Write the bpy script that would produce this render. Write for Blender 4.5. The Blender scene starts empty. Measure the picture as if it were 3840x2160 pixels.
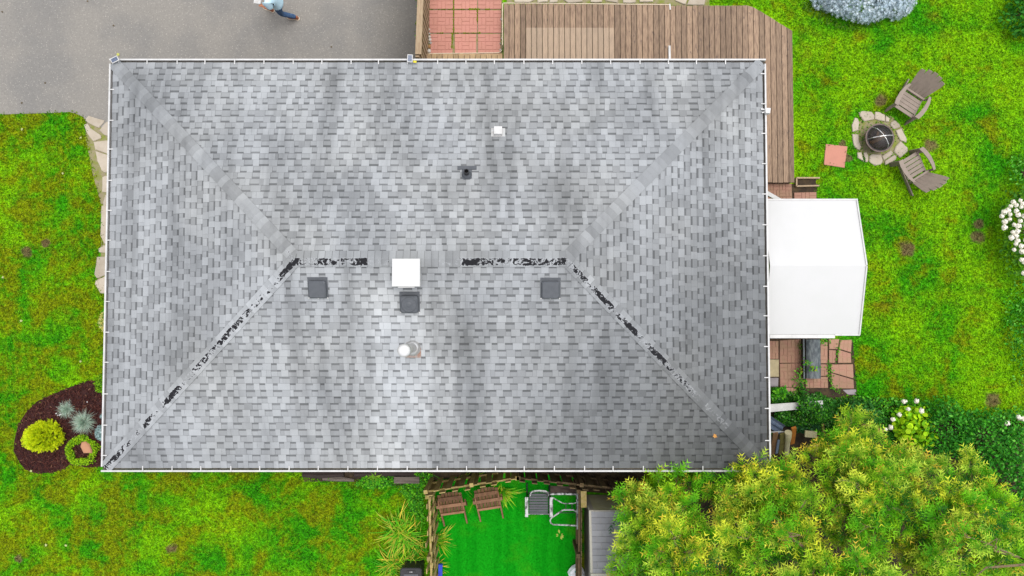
import bpy, math, random
import numpy as np
from mathutils import Vector, Matrix

R = math.radians
random.seed(7)
rng = np.random.default_rng(11)
SC = bpy.context.scene
COL = SC.collection

# ------------------------------------------------------------------ camera
F_PX, PITCH, CAM_H = 2872.0, R(2.2), 19.4
cd = bpy.data.cameras.new('drone_camera')
cam = bpy.data.objects.new('drone_camera', cd)
COL.objects.link(cam)
cam.location = (0, 0, CAM_H)
cam.rotation_euler = (PITCH, 0, 0)
cd.sensor_width = 36.0
cd.lens = 36.0 * F_PX / 3840.0
cd.clip_start = 0.1
cd.clip_end = 1000
SC.camera = cam
SC.render.resolution_x, SC.render.resolution_y = 1024, 576

# ------------------------------------------------------------------ sky, sun, exposure
wd = bpy.data.worlds.new("World")
SC.world = wd
wd.use_nodes = True
wn = wd.node_tree
wn.nodes.clear()
sky = wn.nodes.new('ShaderNodeTexSky')
sky.sky_type = 'NISHITA'
sky.sun_disc = False
SUN_EL, SUN_AZ = R(80), R(60)
sky.sun_elevation = SUN_EL
sky.sun_rotation = SUN_AZ
hs = wn.nodes.new('ShaderNodeHueSaturation')
hs.inputs['Saturation'].default_value = 0.22
bg = wn.nodes.new('ShaderNodeBackground')
bg.inputs['Strength'].default_value = 0.15
wo = wn.nodes.new('ShaderNodeOutputWorld')
wn.links.new(sky.outputs[0], hs.inputs['Color'])
wn.links.new(hs.outputs[0], bg.inputs['Color'])
wn.links.new(bg.outputs[0], wo.inputs['Surface'])
sl = bpy.data.lights.new('overcast_sun', 'SUN')
sl.energy = 1.5
sl.angle = R(40)
sl.color = (1.0, 0.97, 0.93)
so = bpy.data.objects.new('overcast_sun', sl)
COL.objects.link(so)
so.rotation_euler = (R(90) - SUN_EL, 0, math.pi - SUN_AZ)
so.location = (0, 0, 30)
SC.view_settings.view_transform = 'Standard'
SC.view_settings.look = 'None'
SC.view_settings.exposure = 0.95
SC.view_settings.gamma = 1.0
SC.view_settings.use_curve_mapping = False

# ------------------------------------------------------------------ survey: photo pixel + height -> place
_s, _c = math.sin(PITCH), math.cos(PITCH)
def W(px, py, z=0.0):
    x = (px - 1920) / F_PX; y = (1080 - py) / F_PX
    d = (x, y * _c + _s, y * _s - _c)
    t = (z - CAM_H) / d[2]
    return Vector((d[0] * t, d[1] * t, z))
def WN(p, z=0.0):
    p = np.asarray(p, float)
    x = (p[:, 0] - 1920) / F_PX; y = (1080 - p[:, 1]) / F_PX
    t = (z - CAM_H) / (y * _s - _c)
    return np.stack([x * t, (y * _c + _s) * t], 1)
def WP(poly, z=0.0):
    return [tuple(W(a, b, z)[:2]) for a, b in poly]

# ------------------------------------------------------------------ tagging
ORG = {}
def tag(o, label=None, cat=None, group=None, kind=None):
    if label: o['label'] = label
    if cat: o['category'] = cat
    if group: o['group'] = group
    if kind: o['kind'] = kind
    return o
def thing(name, label, cat, loc=(0, 0, 0), rot=(0, 0, 0), group=None):
    o = bpy.data.objects.new(name, None)
    COL.objects.link(o)
    o.location = loc; o.rotation_euler = rot
    o.empty_display_size = 0.2
    ORG[o.name] = Vector(loc)
    return tag(o, label, cat, group)
def link(name, me, mat, parent=None, smooth=False):
    o = bpy.data.objects.new(name, me)
    COL.objects.link(o)
    if mat is not None and not me.materials:
        me.materials.append(mat)
    if parent is not None:
        o.parent = parent
        ORG[o.name] = ORG.get(parent.name, Vector())
    else:
        ORG[o.name] = Vector()
    if smooth:
        me.polygons.foreach_set('use_smooth', [True] * len(me.polygons))
    return o
def copy_tree(o, loc, rot=None, label=None, group=None, parent=None):
    c = o.copy(); COL.objects.link(c)
    if parent is None:
        c.location = loc
        if rot is not None: c.rotation_euler = rot
        if label: c['label'] = label
        if group: c['group'] = group
    else:
        c.parent = parent
    for ch in list(o.children):
        copy_tree(ch, None, parent=c)
    return c

# ------------------------------------------------------------------ mesh builder
class MB:
    def __init__(self):
        self.v = []; self.f = []; self.t = []; self.pa = []
    def face(self, idx, tone=1.0):
        self.f.append(tuple(idx)); self.t.append(tone)
    def poly(self, pts, tone=1.0):
        n = len(self.v); self.v += [tuple(p) for p in pts]
        self.face(range(n, n + len(pts)), tone)
    def hexa(self, b, t, tone=1.0, bottom=True):
        n = len(self.v); k = len(b)
        self.v += [tuple(p) for p in b] + [tuple(p) for p in t]
        self.face(range(n + k, n + 2 * k), tone)
        if bottom: self.face(range(n + k - 1, n - 1, -1), tone)
        for i in range(k):
            j = (i + 1) % k
            self.face((n + i, n + j, n + k + j, n + k + i), tone)
    def box(self, c, s, rz=0.0, tone=1.0, tilt=None):
        x, y, z = s[0] / 2, s[1] / 2, s[2] / 2
        M = Matrix.Rotation(rz, 3, 'Z')
        if tilt is not None: M = tilt @ M if isinstance(tilt, Matrix) else M
        C = Vector(c)
        b = [C + M @ Vector(p) for p in ((-x, -y, -z), (x, -y, -z), (x, y, -z), (-x, y, -z))]
        t = [C + M @ Vector(p) for p in ((-x, -y, z), (x, -y, z), (x, y, z), (-x, y, z))]
        self.hexa(b, t, tone); return self
    def beam(self, p, q, w, h, up=(0, 0, 1), tone=1.0, w2=None):
        p, q = Vector(p), Vector(q); d = (q - p).normalized()
        s = d.cross(Vector(up))
        if s.length < 1e-5: s = d.cross(Vector((1, 0, 0)))
        s.normalize(); u = s.cross(d).normalized()
        w2 = w if w2 is None else w2
        b = [p - s * w / 2 - u * h / 2, p + s * w / 2 - u * h / 2, q + s * w2 / 2 - u * h / 2, q - s * w2 / 2 - u * h / 2]
        t = [a + u * h for a in b]
        self.hexa(b, t, tone); return self
    def slab(self, poly, z0, z1, bevel=0.0, tone=1.0, jit=0.0, dz=0.0):
        P = [Vector((a, b, 0)) for a, b in poly]
        ar = sum(P[i].x * P[(i + 1) % len(P)].y - P[(i + 1) % len(P)].x * P[i].y for i in range(len(P)))
        if ar < 0: P.reverse()
        c = sum(P, Vector()) / len(P)
        b = [Vector((p.x, p.y, z0)) for p in P]
        m = [Vector((p.x, p.y, z1 - bevel * 0.7)) for p in P]
        n = len(self.v); k = len(P)
        if bevel > 0:
            t = []
            for p in P:
                d = (c - p); L = d.length
                q = p + d * (min(bevel / max(L, 1e-4), 0.4))
                t.append(Vector((q.x, q.y, z1 + random.uniform(-jit, jit) + dz * (q.x - c.x))))
            self.v += [tuple(p) for p in b + m + t]
            for i in range(k):
                j = (i + 1) % k
                self.face((n + i, n + j, n + k + j, n + k + i), tone)
                self.face((n + k + i, n + k + j, n + 2 * k + j, n + 2 * k + i), tone)
            self.face(range(n + 2 * k, n + 3 * k), tone)
        else:
            self.hexa(b, [Vector((p.x, p.y, z1)) for p in P], tone, bottom=False)
        return self
    def tube(self, pts, r, n=6, tone=1.0, cap=True):
        pts = [Vector(p) for p in pts]
        rs = r if isinstance(r, (list, tuple)) else [r] * len(pts)
        base = len(self.v)
        for i, p in enumerate(pts):
            a = pts[max(i - 1, 0)]; b = pts[min(i + 1, len(pts) - 1)]
            d = (b - a).normalized()
            s = d.cross(Vector((0, 0, 1)))
            if s.length < 1e-3: s = d.cross(Vector((1, 0, 0)))
            s.normalize(); u = s.cross(d)
            for k in range(n):
                th = 2 * math.pi * k / n
                self.v.append(tuple(p + (s * math.cos(th) + u * math.sin(th)) * rs[i]))
        for i in range(len(pts) - 1):
            for k in range(n):
                a = base + i * n + k; b = base + i * n + (k + 1) % n
                self.face((a, b, b + n, a + n), tone)
        if cap:
            self.face(range(base + n - 1, base - 1, -1), tone)
            self.face(range(base + (len(pts) - 1) * n, base + len(pts) * n), tone)
        return self
    def lathe(self, prof, c=(0, 0, 0), n=16, tone=1.0, capt=True, capb=False):
        base = len(self.v); C = Vector(c)
        for r, z in prof:
            for k in range(n):
                th = 2 * math.pi * k / n
                self.v.append((C.x + r * math.cos(th), C.y + r * math.sin(th), C.z + z))
        for i in range(len(prof) - 1):
            for k in range(n):
                a = base + i * n + k; b = base + i * n + (k + 1) % n
                self.face((a, b, b + n, a + n), tone)
        if capt: self.face(range(base + (len(prof) - 1) * n, base + len(prof) * n), tone)
        if capb: self.face(range(base + n - 1, base - 1, -1), tone)
        return self
    def blob(self, c, r, n=8, m=5, jit=0.12, tone=1.0, seed=None):
        rr = random.Random(seed) if seed is not None else random
        base = len(self.v); C = Vector(c)
        for i in range(1, m):
            th = math.pi * i / m
            for k in range(n):
                ph = 2 * math.pi * k / n
                q = 1 + rr.uniform(-jit, jit)
                self.v.append((C.x + r[0] * q * math.sin(th) * math.cos(ph), C.y + r[1] * q * math.sin(th) * math.sin(ph), C.z + r[2] * q * math.cos(th)))
        top = len(self.v); self.v.append((C.x, C.y, C.z + r[2])); bot = len(self.v); self.v.append((C.x, C.y, C.z - r[2]))
        for i in range(m - 2):
            for k in range(n):
                a = base + i * n + k; b = base + i * n + (k + 1) % n
                self.face((a, a + n, b + n, b), tone)
        for k in range(n):
            self.face((base + k, base + (k + 1) % n, top), tone)
            a = base + (m - 2) * n
            self.face((a + (k + 1) % n, a + k, bot), tone)
        return self
    def mesh(self, name, off=None):
        me = bpy.data.meshes.new(name)
        v = self.v if off is None else [(a - off[0], b - off[1], c - off[2]) for a, b, c in self.v]
        me.from_pydata(v, [], self.f)
        at = me.attributes.new('tone', 'FLOAT', 'FACE')
        at.data.foreach_set('value', np.array(self.t, dtype=np.float32))
        if self.pa:
            at = me.attributes.new('wear', 'FLOAT', 'POINT')
            at.data.foreach_set('value', np.array(self.pa, dtype=np.float32))
        me.update()
        return me
    def build(self, name, mat, parent=None, local=False, smooth=False):
        off = None
        if parent is not None and not local:
            off = ORG.get(parent.name, Vector())
        return link(name, self.mesh(name, off), mat, parent, smooth)

# ------------------------------------------------------------------ materials
def nmat(name):
    m = bpy.data.materials.new(name); m.use_nodes = True
    nt = m.node_tree
    return m, nt, nt.nodes['Principled BSDF']
def nd(nt, typ, **kw):
    n = nt.nodes.new(typ)
    for k, v in kw.items(): setattr(n, k, v)
    return n
def sock(nt, s, v):
    if hasattr(v, 'links') or isinstance(v, bpy.types.NodeSocket): nt.links.new(v, s)
    else: s.default_value = v
def math_(nt, op, a, b=0.0, c=None, clamp=False):
    n = nd(nt, 'ShaderNodeMath', operation=op, use_clamp=clamp)
    sock(nt, n.inputs[0], a); sock(nt, n.inputs[1], b)
    if c is not None: sock(nt, n.inputs[2], c)
    return n.outputs[0]
def mix_(nt, f, a, b, mode='MIX'):
    n = nd(nt, 'ShaderNodeMix', data_type='RGBA', blend_type=mode)
    sock(nt, n.inputs[0], f)
    for s, v in ((n.inputs[6], a), (n.inputs[7], b)):
        sock(nt, s, v if not isinstance(v, tuple) else (tuple(v) + (1,))[:4])
    return n.outputs[2]
def ramp_(nt, v, lo, hi):
    n = nd(nt, 'ShaderNodeMapRange', interpolation_type='SMOOTHSTEP')
    sock(nt, n.inputs[0], v); n.inputs[1].default_value = lo; n.inputs[2].default_value = hi
    return n.outputs[0]
def pos_(nt, scale=(1, 1, 1), rot=(0, 0, 0), loc=(0, 0, 0)):
    g = nd(nt, 'ShaderNodeNewGeometry'); mp = nd(nt, 'ShaderNodeMapping')
    mp.inputs['Scale'].default_value = scale; mp.inputs['Rotation'].default_value = rot; mp.inputs['Location'].default_value = loc
    nt.links.new(g.outputs['Position'], mp.inputs[0])
    return mp.outputs[0]
def noise_(nt, vec, scale, detail=3, rough=0.55, dist=0.0):
    n = nd(nt, 'ShaderNodeTexNoise')
    nt.links.new(vec, n.inputs['Vector'])
    n.inputs['Scale'].default_value = scale; n.inputs['Detail'].default_value = detail
    n.inputs['Roughness'].default_value = rough; n.inputs['Distortion'].default_value = dist
    return n.outputs['Fac']
def attr_(nt, name):
    return nd(nt, 'ShaderNodeAttribute', attribute_name=name)
def scale_col(nt, col, f):
    n = nd(nt, 'ShaderNodeVectorMath', operation='SCALE')
    sock(nt, n.inputs[0], col if not isinstance(col, tuple) else col[:3]); sock(nt, n.inputs['Scale'], f)
    return n.outputs[0]
def bump_(nt, bsdf, h, strength=0.3, dist=0.01):
    b = nd(nt, 'ShaderNodeBump')
    b.inputs['Strength'].default_value = strength; b.inputs['Distance'].default_value = dist
    nt.links.new(h, b.inputs['Height']); nt.links.new(b.outputs[0], bsdf.inputs['Normal'])

def surf(name, col, col2=None, rough=0.7, scale=20, detail=4, var=0.18, stretch=(1, 1, 1), rnd=0.0, bump=0.15, spec=0.3, metal=0.0, tone=False, fine=0.0, rot=(0, 0, 0)):
    m, nt, b = nmat(name)
    v = pos_(nt, stretch, rot)
    n = noise_(nt, v, scale, detail)
    c = mix_(nt, ramp_(nt, n, 0.35, 0.68), tuple(col), tuple(col2 if col2 else [x * 0.75 for x in col]))
    f = math_(nt, 'MULTIPLY_ADD', n, 2 * var, 1 - var)
    if fine > 0:
        nf = noise_(nt, pos_(nt), 140, 2)
        f = math_(nt, 'MULTIPLY', f, math_(nt, 'MULTIPLY_ADD', nf, 2 * fine, 1 - fine))
    if rnd > 0:
        oi = nd(nt, 'ShaderNodeObjectInfo')
        f = math_(nt, 'MULTIPLY', f, math_(nt, 'MULTIPLY_ADD', oi.outputs['Random'], 2 * rnd, 1 - rnd))
    if tone: f = math_(nt, 'MULTIPLY', f, attr_(nt, 'tone').outputs['Fac'])
    nt.links.new(scale_col(nt, c, f), b.inputs['Base Color'])
    b.inputs['Roughness'].default_value = rough; b.inputs['Metallic'].default_value = metal
    b.inputs['Specular IOR Level'].default_value = spec
    if bump > 0: bump_(nt, b, n, bump)
    return m
def leafmat(name, rough=0.6, transl=0.25):
    m, nt, b = nmat(name)
    a = attr_(nt, 'col')
    nt.links.new(a.outputs['Color'], b.inputs['Base Color'])
    b.inputs['Roughness'].default_value = rough; b.inputs['Specular IOR Level'].default_value = 0.15
    tr = nd(nt, 'ShaderNodeBsdfTranslucent'); nt.links.new(a.outputs['Color'], tr.inputs['Color'])
    mx = nd(nt, 'ShaderNodeMixShader'); mx.inputs[0].default_value = transl
    out = nt.nodes['Material Output']
    nt.links.new(b.outputs[0], mx.inputs[1]); nt.links.new(tr.outputs[0], mx.inputs[2]); nt.links.new(mx.outputs[0], out.inputs['Surface'])
    return m
LEAF = leafmat('leaf')
CEDAR = leafmat('cedar_spray', 0.55, 0.36)

GREEN, LIME, OLIVE, BROWN = (0.034, 0.235, 0.004), (0.165, 0.365, 0.004), (0.18, 0.205, 0.004), (0.16, 0.13, 0.008)
SOIL_SPOTS = [(102, 943, 20), (643, 2058, 20), (3489, 545, 26), (3300, 372, 26), (3400, 934, 30), (3160, 540, 14), (3183, 590, 14), (172, 912, 14), (3670, 840, 20), (3665, 890, 26), (70, 2100, 15), (1560, 1880, 26), (3720, 1500, 30)]
def lawn_color(nt):
    p = pos_(nt)
    a = noise_(nt, pos_(nt, (1, 1, 0), loc=(3.1, 8.2, 0)), 0.55, 4, 0.62)
    b = noise_(nt, pos_(nt, (1, 1, 0), loc=(31.7, 2.2, 0)), 1.35, 5, 0.65, 0.3)
    c = noise_(nt, pos_(nt, (1, 1, 0), loc=(1.7, 22.2, 0)), 3.6, 4, 0.65)
    d = noise_(nt, pos_(nt, (1, 1, 0), loc=(14.7, 9.9, 0)), 1.1, 4, 0.6, 0.4)
    sep = nd(nt, 'ShaderNodeSeparateXYZ'); nt.links.new(p, sep.inputs[0])
    # north-east lawn is the lushest clover, the west side is mossier
    east = ramp_(nt, math_(nt, 'ADD', sep.outputs[0], math_(nt, 'MULTIPLY', sep.outputs[1], 0.55)), 3.0, 16.0)
    a2 = math_(nt, 'ADD', a, math_(nt, 'MULTIPLY', east, 0.10))
    col = mix_(nt, ramp_(nt, a2, 0.42, 0.66), GREEN, LIME)
    b2 = math_(nt, 'SUBTRACT', b, math_(nt, 'MULTIPLY', east, 0.075))
    west = ramp_(nt, sep.outputs[0], -6.0, -11.0)
    b2 = math_(nt, 'ADD', b2, math_(nt, 'MULTIPLY', west, 0.035))
    col = mix_(nt, math_(nt, 'MULTIPLY', ramp_(nt, b2, 0.44, 0.62), 0.85), col, OLIVE)
    col = mix_(nt, math_(nt, 'MULTIPLY', ramp_(nt, c, 0.5, 0.72), 0.6), col, (0.08, 0.30, 0.004))
    col = mix_(nt, math_(nt, 'MULTIPLY', ramp_(nt, d, 0.58, 0.78), 0.65), col, BROWN)
    cl = noise_(nt, pos_(nt, loc=(7, 3, 0)), 8.5, 4, 0.7)
    col = scale_col(nt, col, math_(nt, 'MULTIPLY_ADD', ramp_(nt, cl, 0.33, 0.67), 0.5, 0.72))
    cf = noise_(nt, pos_(nt, loc=(2, 5, 0)), 22, 3, 0.7)
    col = scale_col(nt, col, math_(nt, 'MULTIPLY_ADD', ramp_(nt, cf, 0.36, 0.66), 0.72, 0.62))
    for (x, y, r) in SOIL_SPOTS:
        w = W(x, y); q = nd(nt, 'ShaderNodeVectorMath', operation='DISTANCE')
        nt.links.new(p, q.inputs[0]); q.inputs[1].default_value = (w.x, w.y, 0.0)
        dd = math_(nt, 'ADD', q.outputs['Value'], math_(nt, 'MULTIPLY', math_(nt, 'SUBTRACT', c, 0.5), 0.35))
        k = ramp_(nt, dd, r / 148 * 1.25, r / 148 * 0.6)
        col = mix_(nt, math_(nt, 'MULTIPLY', k, 0.85), col, (0.14, 0.09, 0.05))
    return col
def lawn_mat(name, leaf):
    m, nt, b = nmat(name)
    col = lawn_color(nt)
    if leaf:
        col = scale_col(nt, col, attr_(nt, 'tone').outputs['Fac'])
        b.inputs['Specular IOR Level'].default_value = 0.1
        tr = nd(nt, 'ShaderNodeBsdfTranslucent'); nt.links.new(col, tr.inputs['Color'])
        mx = nd(nt, 'ShaderNodeMixShader'); mx.inputs[0].default_value = 0.3
        nt.links.new(b.outputs[0], mx.inputs[1]); nt.links.new(tr.outputs[0], mx.inputs[2])
        nt.links.new(mx.outputs[0], nt.nodes['Material Output'].inputs['Surface'])
    else:
        n = noise_(nt, pos_(nt), 38, 4, 0.7)
        col = scale_col(nt, col, math_(nt, 'MULTIPLY_ADD', n, 1.1, 0.4))
        b.inputs['Specular IOR Level'].default_value = 0.0
        bump_(nt, b, n, 0.6, 0.03)
    nt.links.new(col, b.inputs['Base Color'])
    b.inputs['Roughness'].default_value = 0.7
    return m
LAWN, LAWNLEAF = lawn_mat('lawn_ground', False), lawn_mat('clover', True)

# asphalt with pale aggregate
def asphalt():
    m, nt, b = nmat('asphalt')
    p = pos_(nt)
    n1 = noise_(nt, p, 0.7, 4); n2 = noise_(nt, p, 55, 3, 0.7)
    vo = nd(nt, 'ShaderNodeTexVoronoi'); nt.links.new(p, vo.inputs['Vector']); vo.inputs['Scale'].default_value = 30
    vc = nd(nt, 'ShaderNodeSeparateColor'); nt.links.new(vo.outputs['Color'], vc.inputs[0])
    chip = math_(nt, 'MULTIPLY', ramp_(nt, vc.outputs[0], 0.70, 0.92), ramp_(nt, vo.outputs['Distance'], 0.45, 0.2))
    col = mix_(nt, ramp_(nt, n1, 0.36, 0.66), (0.203, 0.189, 0.169), (0.168, 0.160, 0.149))
    col = scale_col(nt, col, math_(nt, 'MULTIPLY_ADD', noise_(nt, p, 26, 4, 0.75), 0.7, 0.65))
    col = mix_(nt, math_(nt, 'MULTIPLY', chip, 0.5), col, (0.42, 0.385, 0.34))
    sep = nd(nt, 'ShaderNodeSeparateXYZ'); nt.links.new(p, sep.inputs[0])
    dk = math_(nt, 'MULTIPLY', ramp_(nt, sep.outputs[0], -4.2, -2.6), 0.42)   # darker end beside the fence
    col = scale_col(nt, col, math_(nt, 'SUBTRACT', 1.0, dk))
    nt.links.new(col, b.inputs['Base Color']); b.inputs['Roughness'].default_value = 0.85
    b.inputs['Specular IOR Level'].default_value = 0.2
    bump_(nt, b, n2, 0.4, 0.01)
    return m
ASPHALT = asphalt()

# roof
XW, XE, YS, YN = -8.857, 5.585, -3.324, 5.685       # outer gutter lines
ZE, RIN = 2.75, 0.10
RXW, RXE, RYS, RYN = XW + RIN, XE - RIN, YS + RIN, YN - RIN
HD = (RYN - RYS) / 2
TAN = 0.283
TH = math.atan(TAN)
ZR = ZE + HD * TAN
YR = (RYN + RYS) / 2
def roof_z(x, y):
    return ZE + TAN * min(x - RXW, RXE - x, y - RYS, RYN - y)
def WR(px, py, up=0.0):
    z = 3.3
    for _ in range(14):
        p = W(px, py, z); z = roof_z(p.x, p.y) + up
    return W(px, py, z)
def shingle_mat(name, cap=False):
    m, nt, b = nmat(name)
    p = pos_(nt)
    g = noise_(nt, p, 130, 2, 0.7)
    st = noise_(nt, pos_(nt, (0.9, 0.55, 0.5)), 0.9, 4, 0.6)
    st2 = noise_(nt, pos_(nt, (1.6, 0.16, 0.2), loc=(5, 2, 1)), 1.5, 3, 0.55)
    sep = nd(nt, 'ShaderNodeSeparateXYZ'); nt.links.new(p, sep.inputs[0])
    X, Y = sep.outputs[0], sep.outputs[1]
    f = math_(nt, 'MULTIPLY_ADD', ramp_(nt, st, 0.34, 0.7), -0.36, 1.14)
    f = math_(nt, 'MULTIPLY', f, math_(nt, 'MULTIPLY_ADD', ramp_(nt, st2, 0.45, 0.72), -0.28, 1.10))
    f = math_(nt, 'MULTIPLY', f, math_(nt, 'MULTIPLY_ADD', g, 0.5, 0.75))
    # zinc-washed clean streak running down the slope from the flue
    xs = math_(nt, 'ADD', X, math_(nt, 'MULTIPLY', math_(nt, 'SUBTRACT', st2, 0.5), 0.5))
    sx = math_(nt, 'MULTIPLY', ramp_(nt, xs, -3.1, -2.75), ramp_(nt, xs, -1.5, -1.8))
    sy = ramp_(nt, Y, 1.0, 0.1)
    f = math_(nt, 'ADD', f, math_(nt, 'MULTIPLY', math_(nt, 'MULTIPLY', sx, sy), 0.4))
    # algae stain plus conifer shade, both painted into the roof corner
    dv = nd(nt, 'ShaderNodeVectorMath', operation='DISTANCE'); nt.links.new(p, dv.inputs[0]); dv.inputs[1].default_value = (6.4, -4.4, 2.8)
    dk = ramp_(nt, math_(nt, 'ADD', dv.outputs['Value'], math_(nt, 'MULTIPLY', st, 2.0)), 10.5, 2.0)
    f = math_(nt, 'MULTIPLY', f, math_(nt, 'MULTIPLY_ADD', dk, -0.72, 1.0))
    tone = attr_(nt, 'tone').outputs['Fac']
    col = mix_(nt, ramp_(nt, noise_(nt, p, 0.5, 2), 0.35, 0.65), (0.228, 0.236, 0.245), (0.236, 0.241, 0.243))
    col = scale_col(nt, col, math_(nt, 'MULTIPLY', f, tone))
    if cap:
        w = attr_(nt, 'wear').outputs['Fac']
        n = noise_(nt, pos_(nt), 10.5, 5, 0.66, 1.0)
        den = noise_(nt, pos_(nt, loc=(4, 7, 1)), 2.4, 3)
        lim = math_(nt, 'MULTIPLY', w, math_(nt, 'MULTIPLY_ADD', ramp_(nt, den, 0.32, 0.68), 0.17, 0.395))
        k = ramp_(nt, math_(nt, 'SUBTRACT', math_(nt, 'ADD', n, lim), 1.0), -0.01, 0.012)
        pale = ramp_(nt, math_(nt, 'SUBTRACT', math_(nt, 'ADD', n, lim), 1.0), -0.14, 0.0)
        col = mix_(nt, math_(nt, 'MULTIPLY', pale, 0.28), col, (0.5, 0.51, 0.53))
        col = mix_(nt, k, col, (0.012, 0.012, 0.014))
    nt.links.new(col, b.inputs['Base Color'])
    b.inputs['Roughness'].default_value = 0.85; b.inputs['Specular IOR Level'].default_value = 0.2
    bump_(nt, b, g, 0.35, 0.004)
    return m
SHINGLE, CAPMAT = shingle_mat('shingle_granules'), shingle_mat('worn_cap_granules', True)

WHITE = surf('white_painted_metal', (0.50, 0.49, 0.48), (0.41, 0.405, 0.395), rough=0.4, scale=6, var=0.04, bump=0.02)
CANOPYW = surf('white_canopy_sheet', (0.485, 0.48, 0.476), (0.465, 0.462, 0.455), rough=0.5, scale=1.6, var=0.02, bump=0.0)
DEBRIS = surf('gutter_debris', (0.10, 0.085, 0.06), (0.035, 0.03, 0.022), rough=0.9, scale=9, var=0.35, bump=0.5)
DKGREY = surf('dark_grey_plastic', (0.074, 0.079, 0.088), (0.062, 0.067, 0.075), rough=0.5, scale=12, var=0.08, bump=0.03)
BLACK = surf('black_plastic', (0.022, 0.022, 0.025), rough=0.5, scale=15, var=0.1, bump=0.03)
HOLE = surf('dark_inside', (0.004, 0.004, 0.004), rough=1, bump=0)
GALV = surf('galvanised_metal', (0.5, 0.5, 0.49), (0.4, 0.38, 0.36), rough=0.35, scale=10, var=0.15, metal=0.6, bump=0.03)
RUST = surf('rusty_flashing', (0.26, 0.15, 0.11), (0.27, 0.25, 0.235), rough=0.7, scale=9, var=0.2, bump=0.1)
PVCELL = surf('solar_cells', (0.075, 0.095, 0.15), (0.11, 0.13, 0.17), rough=0.2, scale=25, var=0.1, bump=0)
YELLOW = surf('yellow_plastic', (0.6, 0.5, 0.02), rough=0.5, bump=0)
SIDING = surf('brown_brick_wall', (0.13, 0.07, 0.05), (0.09, 0.05, 0.04), scale=8)
DECKW = surf('weathered_deck_wood', (0.265, 0.18, 0.118), (0.14, 0.092, 0.062), rough=0.75, scale=7, detail=5, var=0.24, stretch=(5, 0.6, 1), rnd=0.27, bump=0.25, fine=0.12)
def deck_mat():
    m = DECKW; nt = m.node_tree; b = nt.nodes['Principled BSDF']
    src = b.inputs['Base Color'].links[0].from_socket
    sep = nd(nt, 'ShaderNodeSeparateXYZ'); nt.links.new(pos_(nt), sep.inputs[0])
    p0, p1 = W(1974, 220, 0.3), W(2302, 104, 0.3)
    k = math_(nt, 'MULTIPLY', math_(nt, 'MULTIPLY', ramp_(nt, sep.outputs[0], p0.x - .01, p0.x + .01), ramp_(nt, sep.outputs[0], p1.x + .01, p1.x - .01)), ramp_(nt, sep.outputs[1], p1.y + .01, p1.y - .01))
    kn = noise_(nt, pos_(nt, (2.2, 1.0, 1)), 5.5, 2)      # knots
    c = mix_(nt, math_(nt, 'MULTIPLY', ramp_(nt, kn, 0.66, 0.74), 0.6), src, (0.07, 0.05, 0.045))
    c2 = mix_(nt, 0.42, c, (0.42, 0.325, 0.235))           # unfaded patch where a rug lay
    nt.links.new(mix_(nt, k, c, c2), b.inputs['Base Color'])
deck_mat()
FENCEW = surf('mossy_fence_wood', (0.34, 0.25, 0.11), (0.22, 0.175, 0.045), rough=0.85, scale=6, var=0.25, rnd=0.22, stretch=(3, 3, 1), bump=0.3, fine=0.15)
FENCEP = surf('pale_fence_wood', (0.36, 0.27, 0.17), (0.26, 0.18, 0.11), rough=0.8, scale=6, var=0.2, rnd=0.15, stretch=(6, 1, 2), bump=0.3, fine=0.12)
FENCED = surf('dark_fence_wood', (0.11, 0.07, 0.035), (0.06, 0.045, 0.018), rough=0.85, scale=6, var=0.25, rnd=0.25, stretch=(3, 3, 1), bump=0.3, fine=0.15)
SHORTW = surf('yellow_board_wood', (0.36, 0.25, 0.13), (0.24, 0.16, 0.09), rough=0.75, scale=7, var=0.2, rnd=0.18, stretch=(5, 1, 1), bump=0.25, fine=0.1)
PAVER = surf('red_concrete_paver', (0.44, 0.20, 0.155), (0.39, 0.18, 0.135), rough=0.85, scale=4, var=0.12, rnd=0.08, bump=0.1, fine=0.15)
PAVERO = surf('old_red_paver', (0.34, 0.18, 0.13), (0.28, 0.17, 0.11), rough=0.9, scale=5, var=0.2, rnd=0.13, bump=0.2, fine=0.15)
PAVERY = surf('cream_paver', (0.40, 0.33, 0.20), rough=0.9, scale=5, var=0.12, bump=0.2, fine=0.12)
PAVERG = surf('grey_paver', (0.25, 0.22, 0.23), rough=0.9, scale=5, var=0.12, rnd=0.1, bump=0.2, fine=0.12)
SALMON = surf('salmon_paver', (0.45, 0.20, 0.145), (0.40, 0.18, 0.13), rough=0.9, scale=4, var=0.1, bump=0.1, fine=0.15)
STONE = surf('pale_flagstone', (0.40, 0.345, 0.275), (0.33, 0.28, 0.215), rough=0.85, scale=5, var=0.14, rnd=0.13, bump=0.3, fine=0.12)
PEBBLE = surf('pebble', (0.42, 0.39, 0.35), (0.3, 0.26, 0.22), rough=0.7, scale=9, var=0.2, rnd=0.3, bump=0.1)
PEBBLEB = surf('brown_pebble', (0.28, 0.15, 0.05), rough=0.7, scale=9, var=0.2, bump=0.1)
SAND = surf('sandy_soil', (0.25, 0.21, 0.13), (0.15, 0.17, 0.03), rough=0.95, scale=6, var=0.3, bump=0.4, fine=0.3)
SOIL = surf('dark_soil', (0.035, 0.024, 0.016), (0.06, 0.04, 0.02), rough=0.95, scale=6, var=0.4, bump=0.5, fine=0.3)
MOSS = surf('moss', (0.13, 0.14, 0.004), (0.09, 0.13, 0.004), rough=0.95, scale=20, var=0.3, bump=0.5)
MULCH = surf('mulch_bed', (0.040, 0.012, 0.010), (0.022, 0.008, 0.008), rough=0.95, scale=14, var=0.4, bump=0.6, fine=0.3)
TAUPE = surf('taupe_plastic', (0.235, 0.185, 0.15), (0.195, 0.155, 0.125), rough=0.6, scale=8, var=0.1, bump=0.05, fine=0.06)
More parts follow.
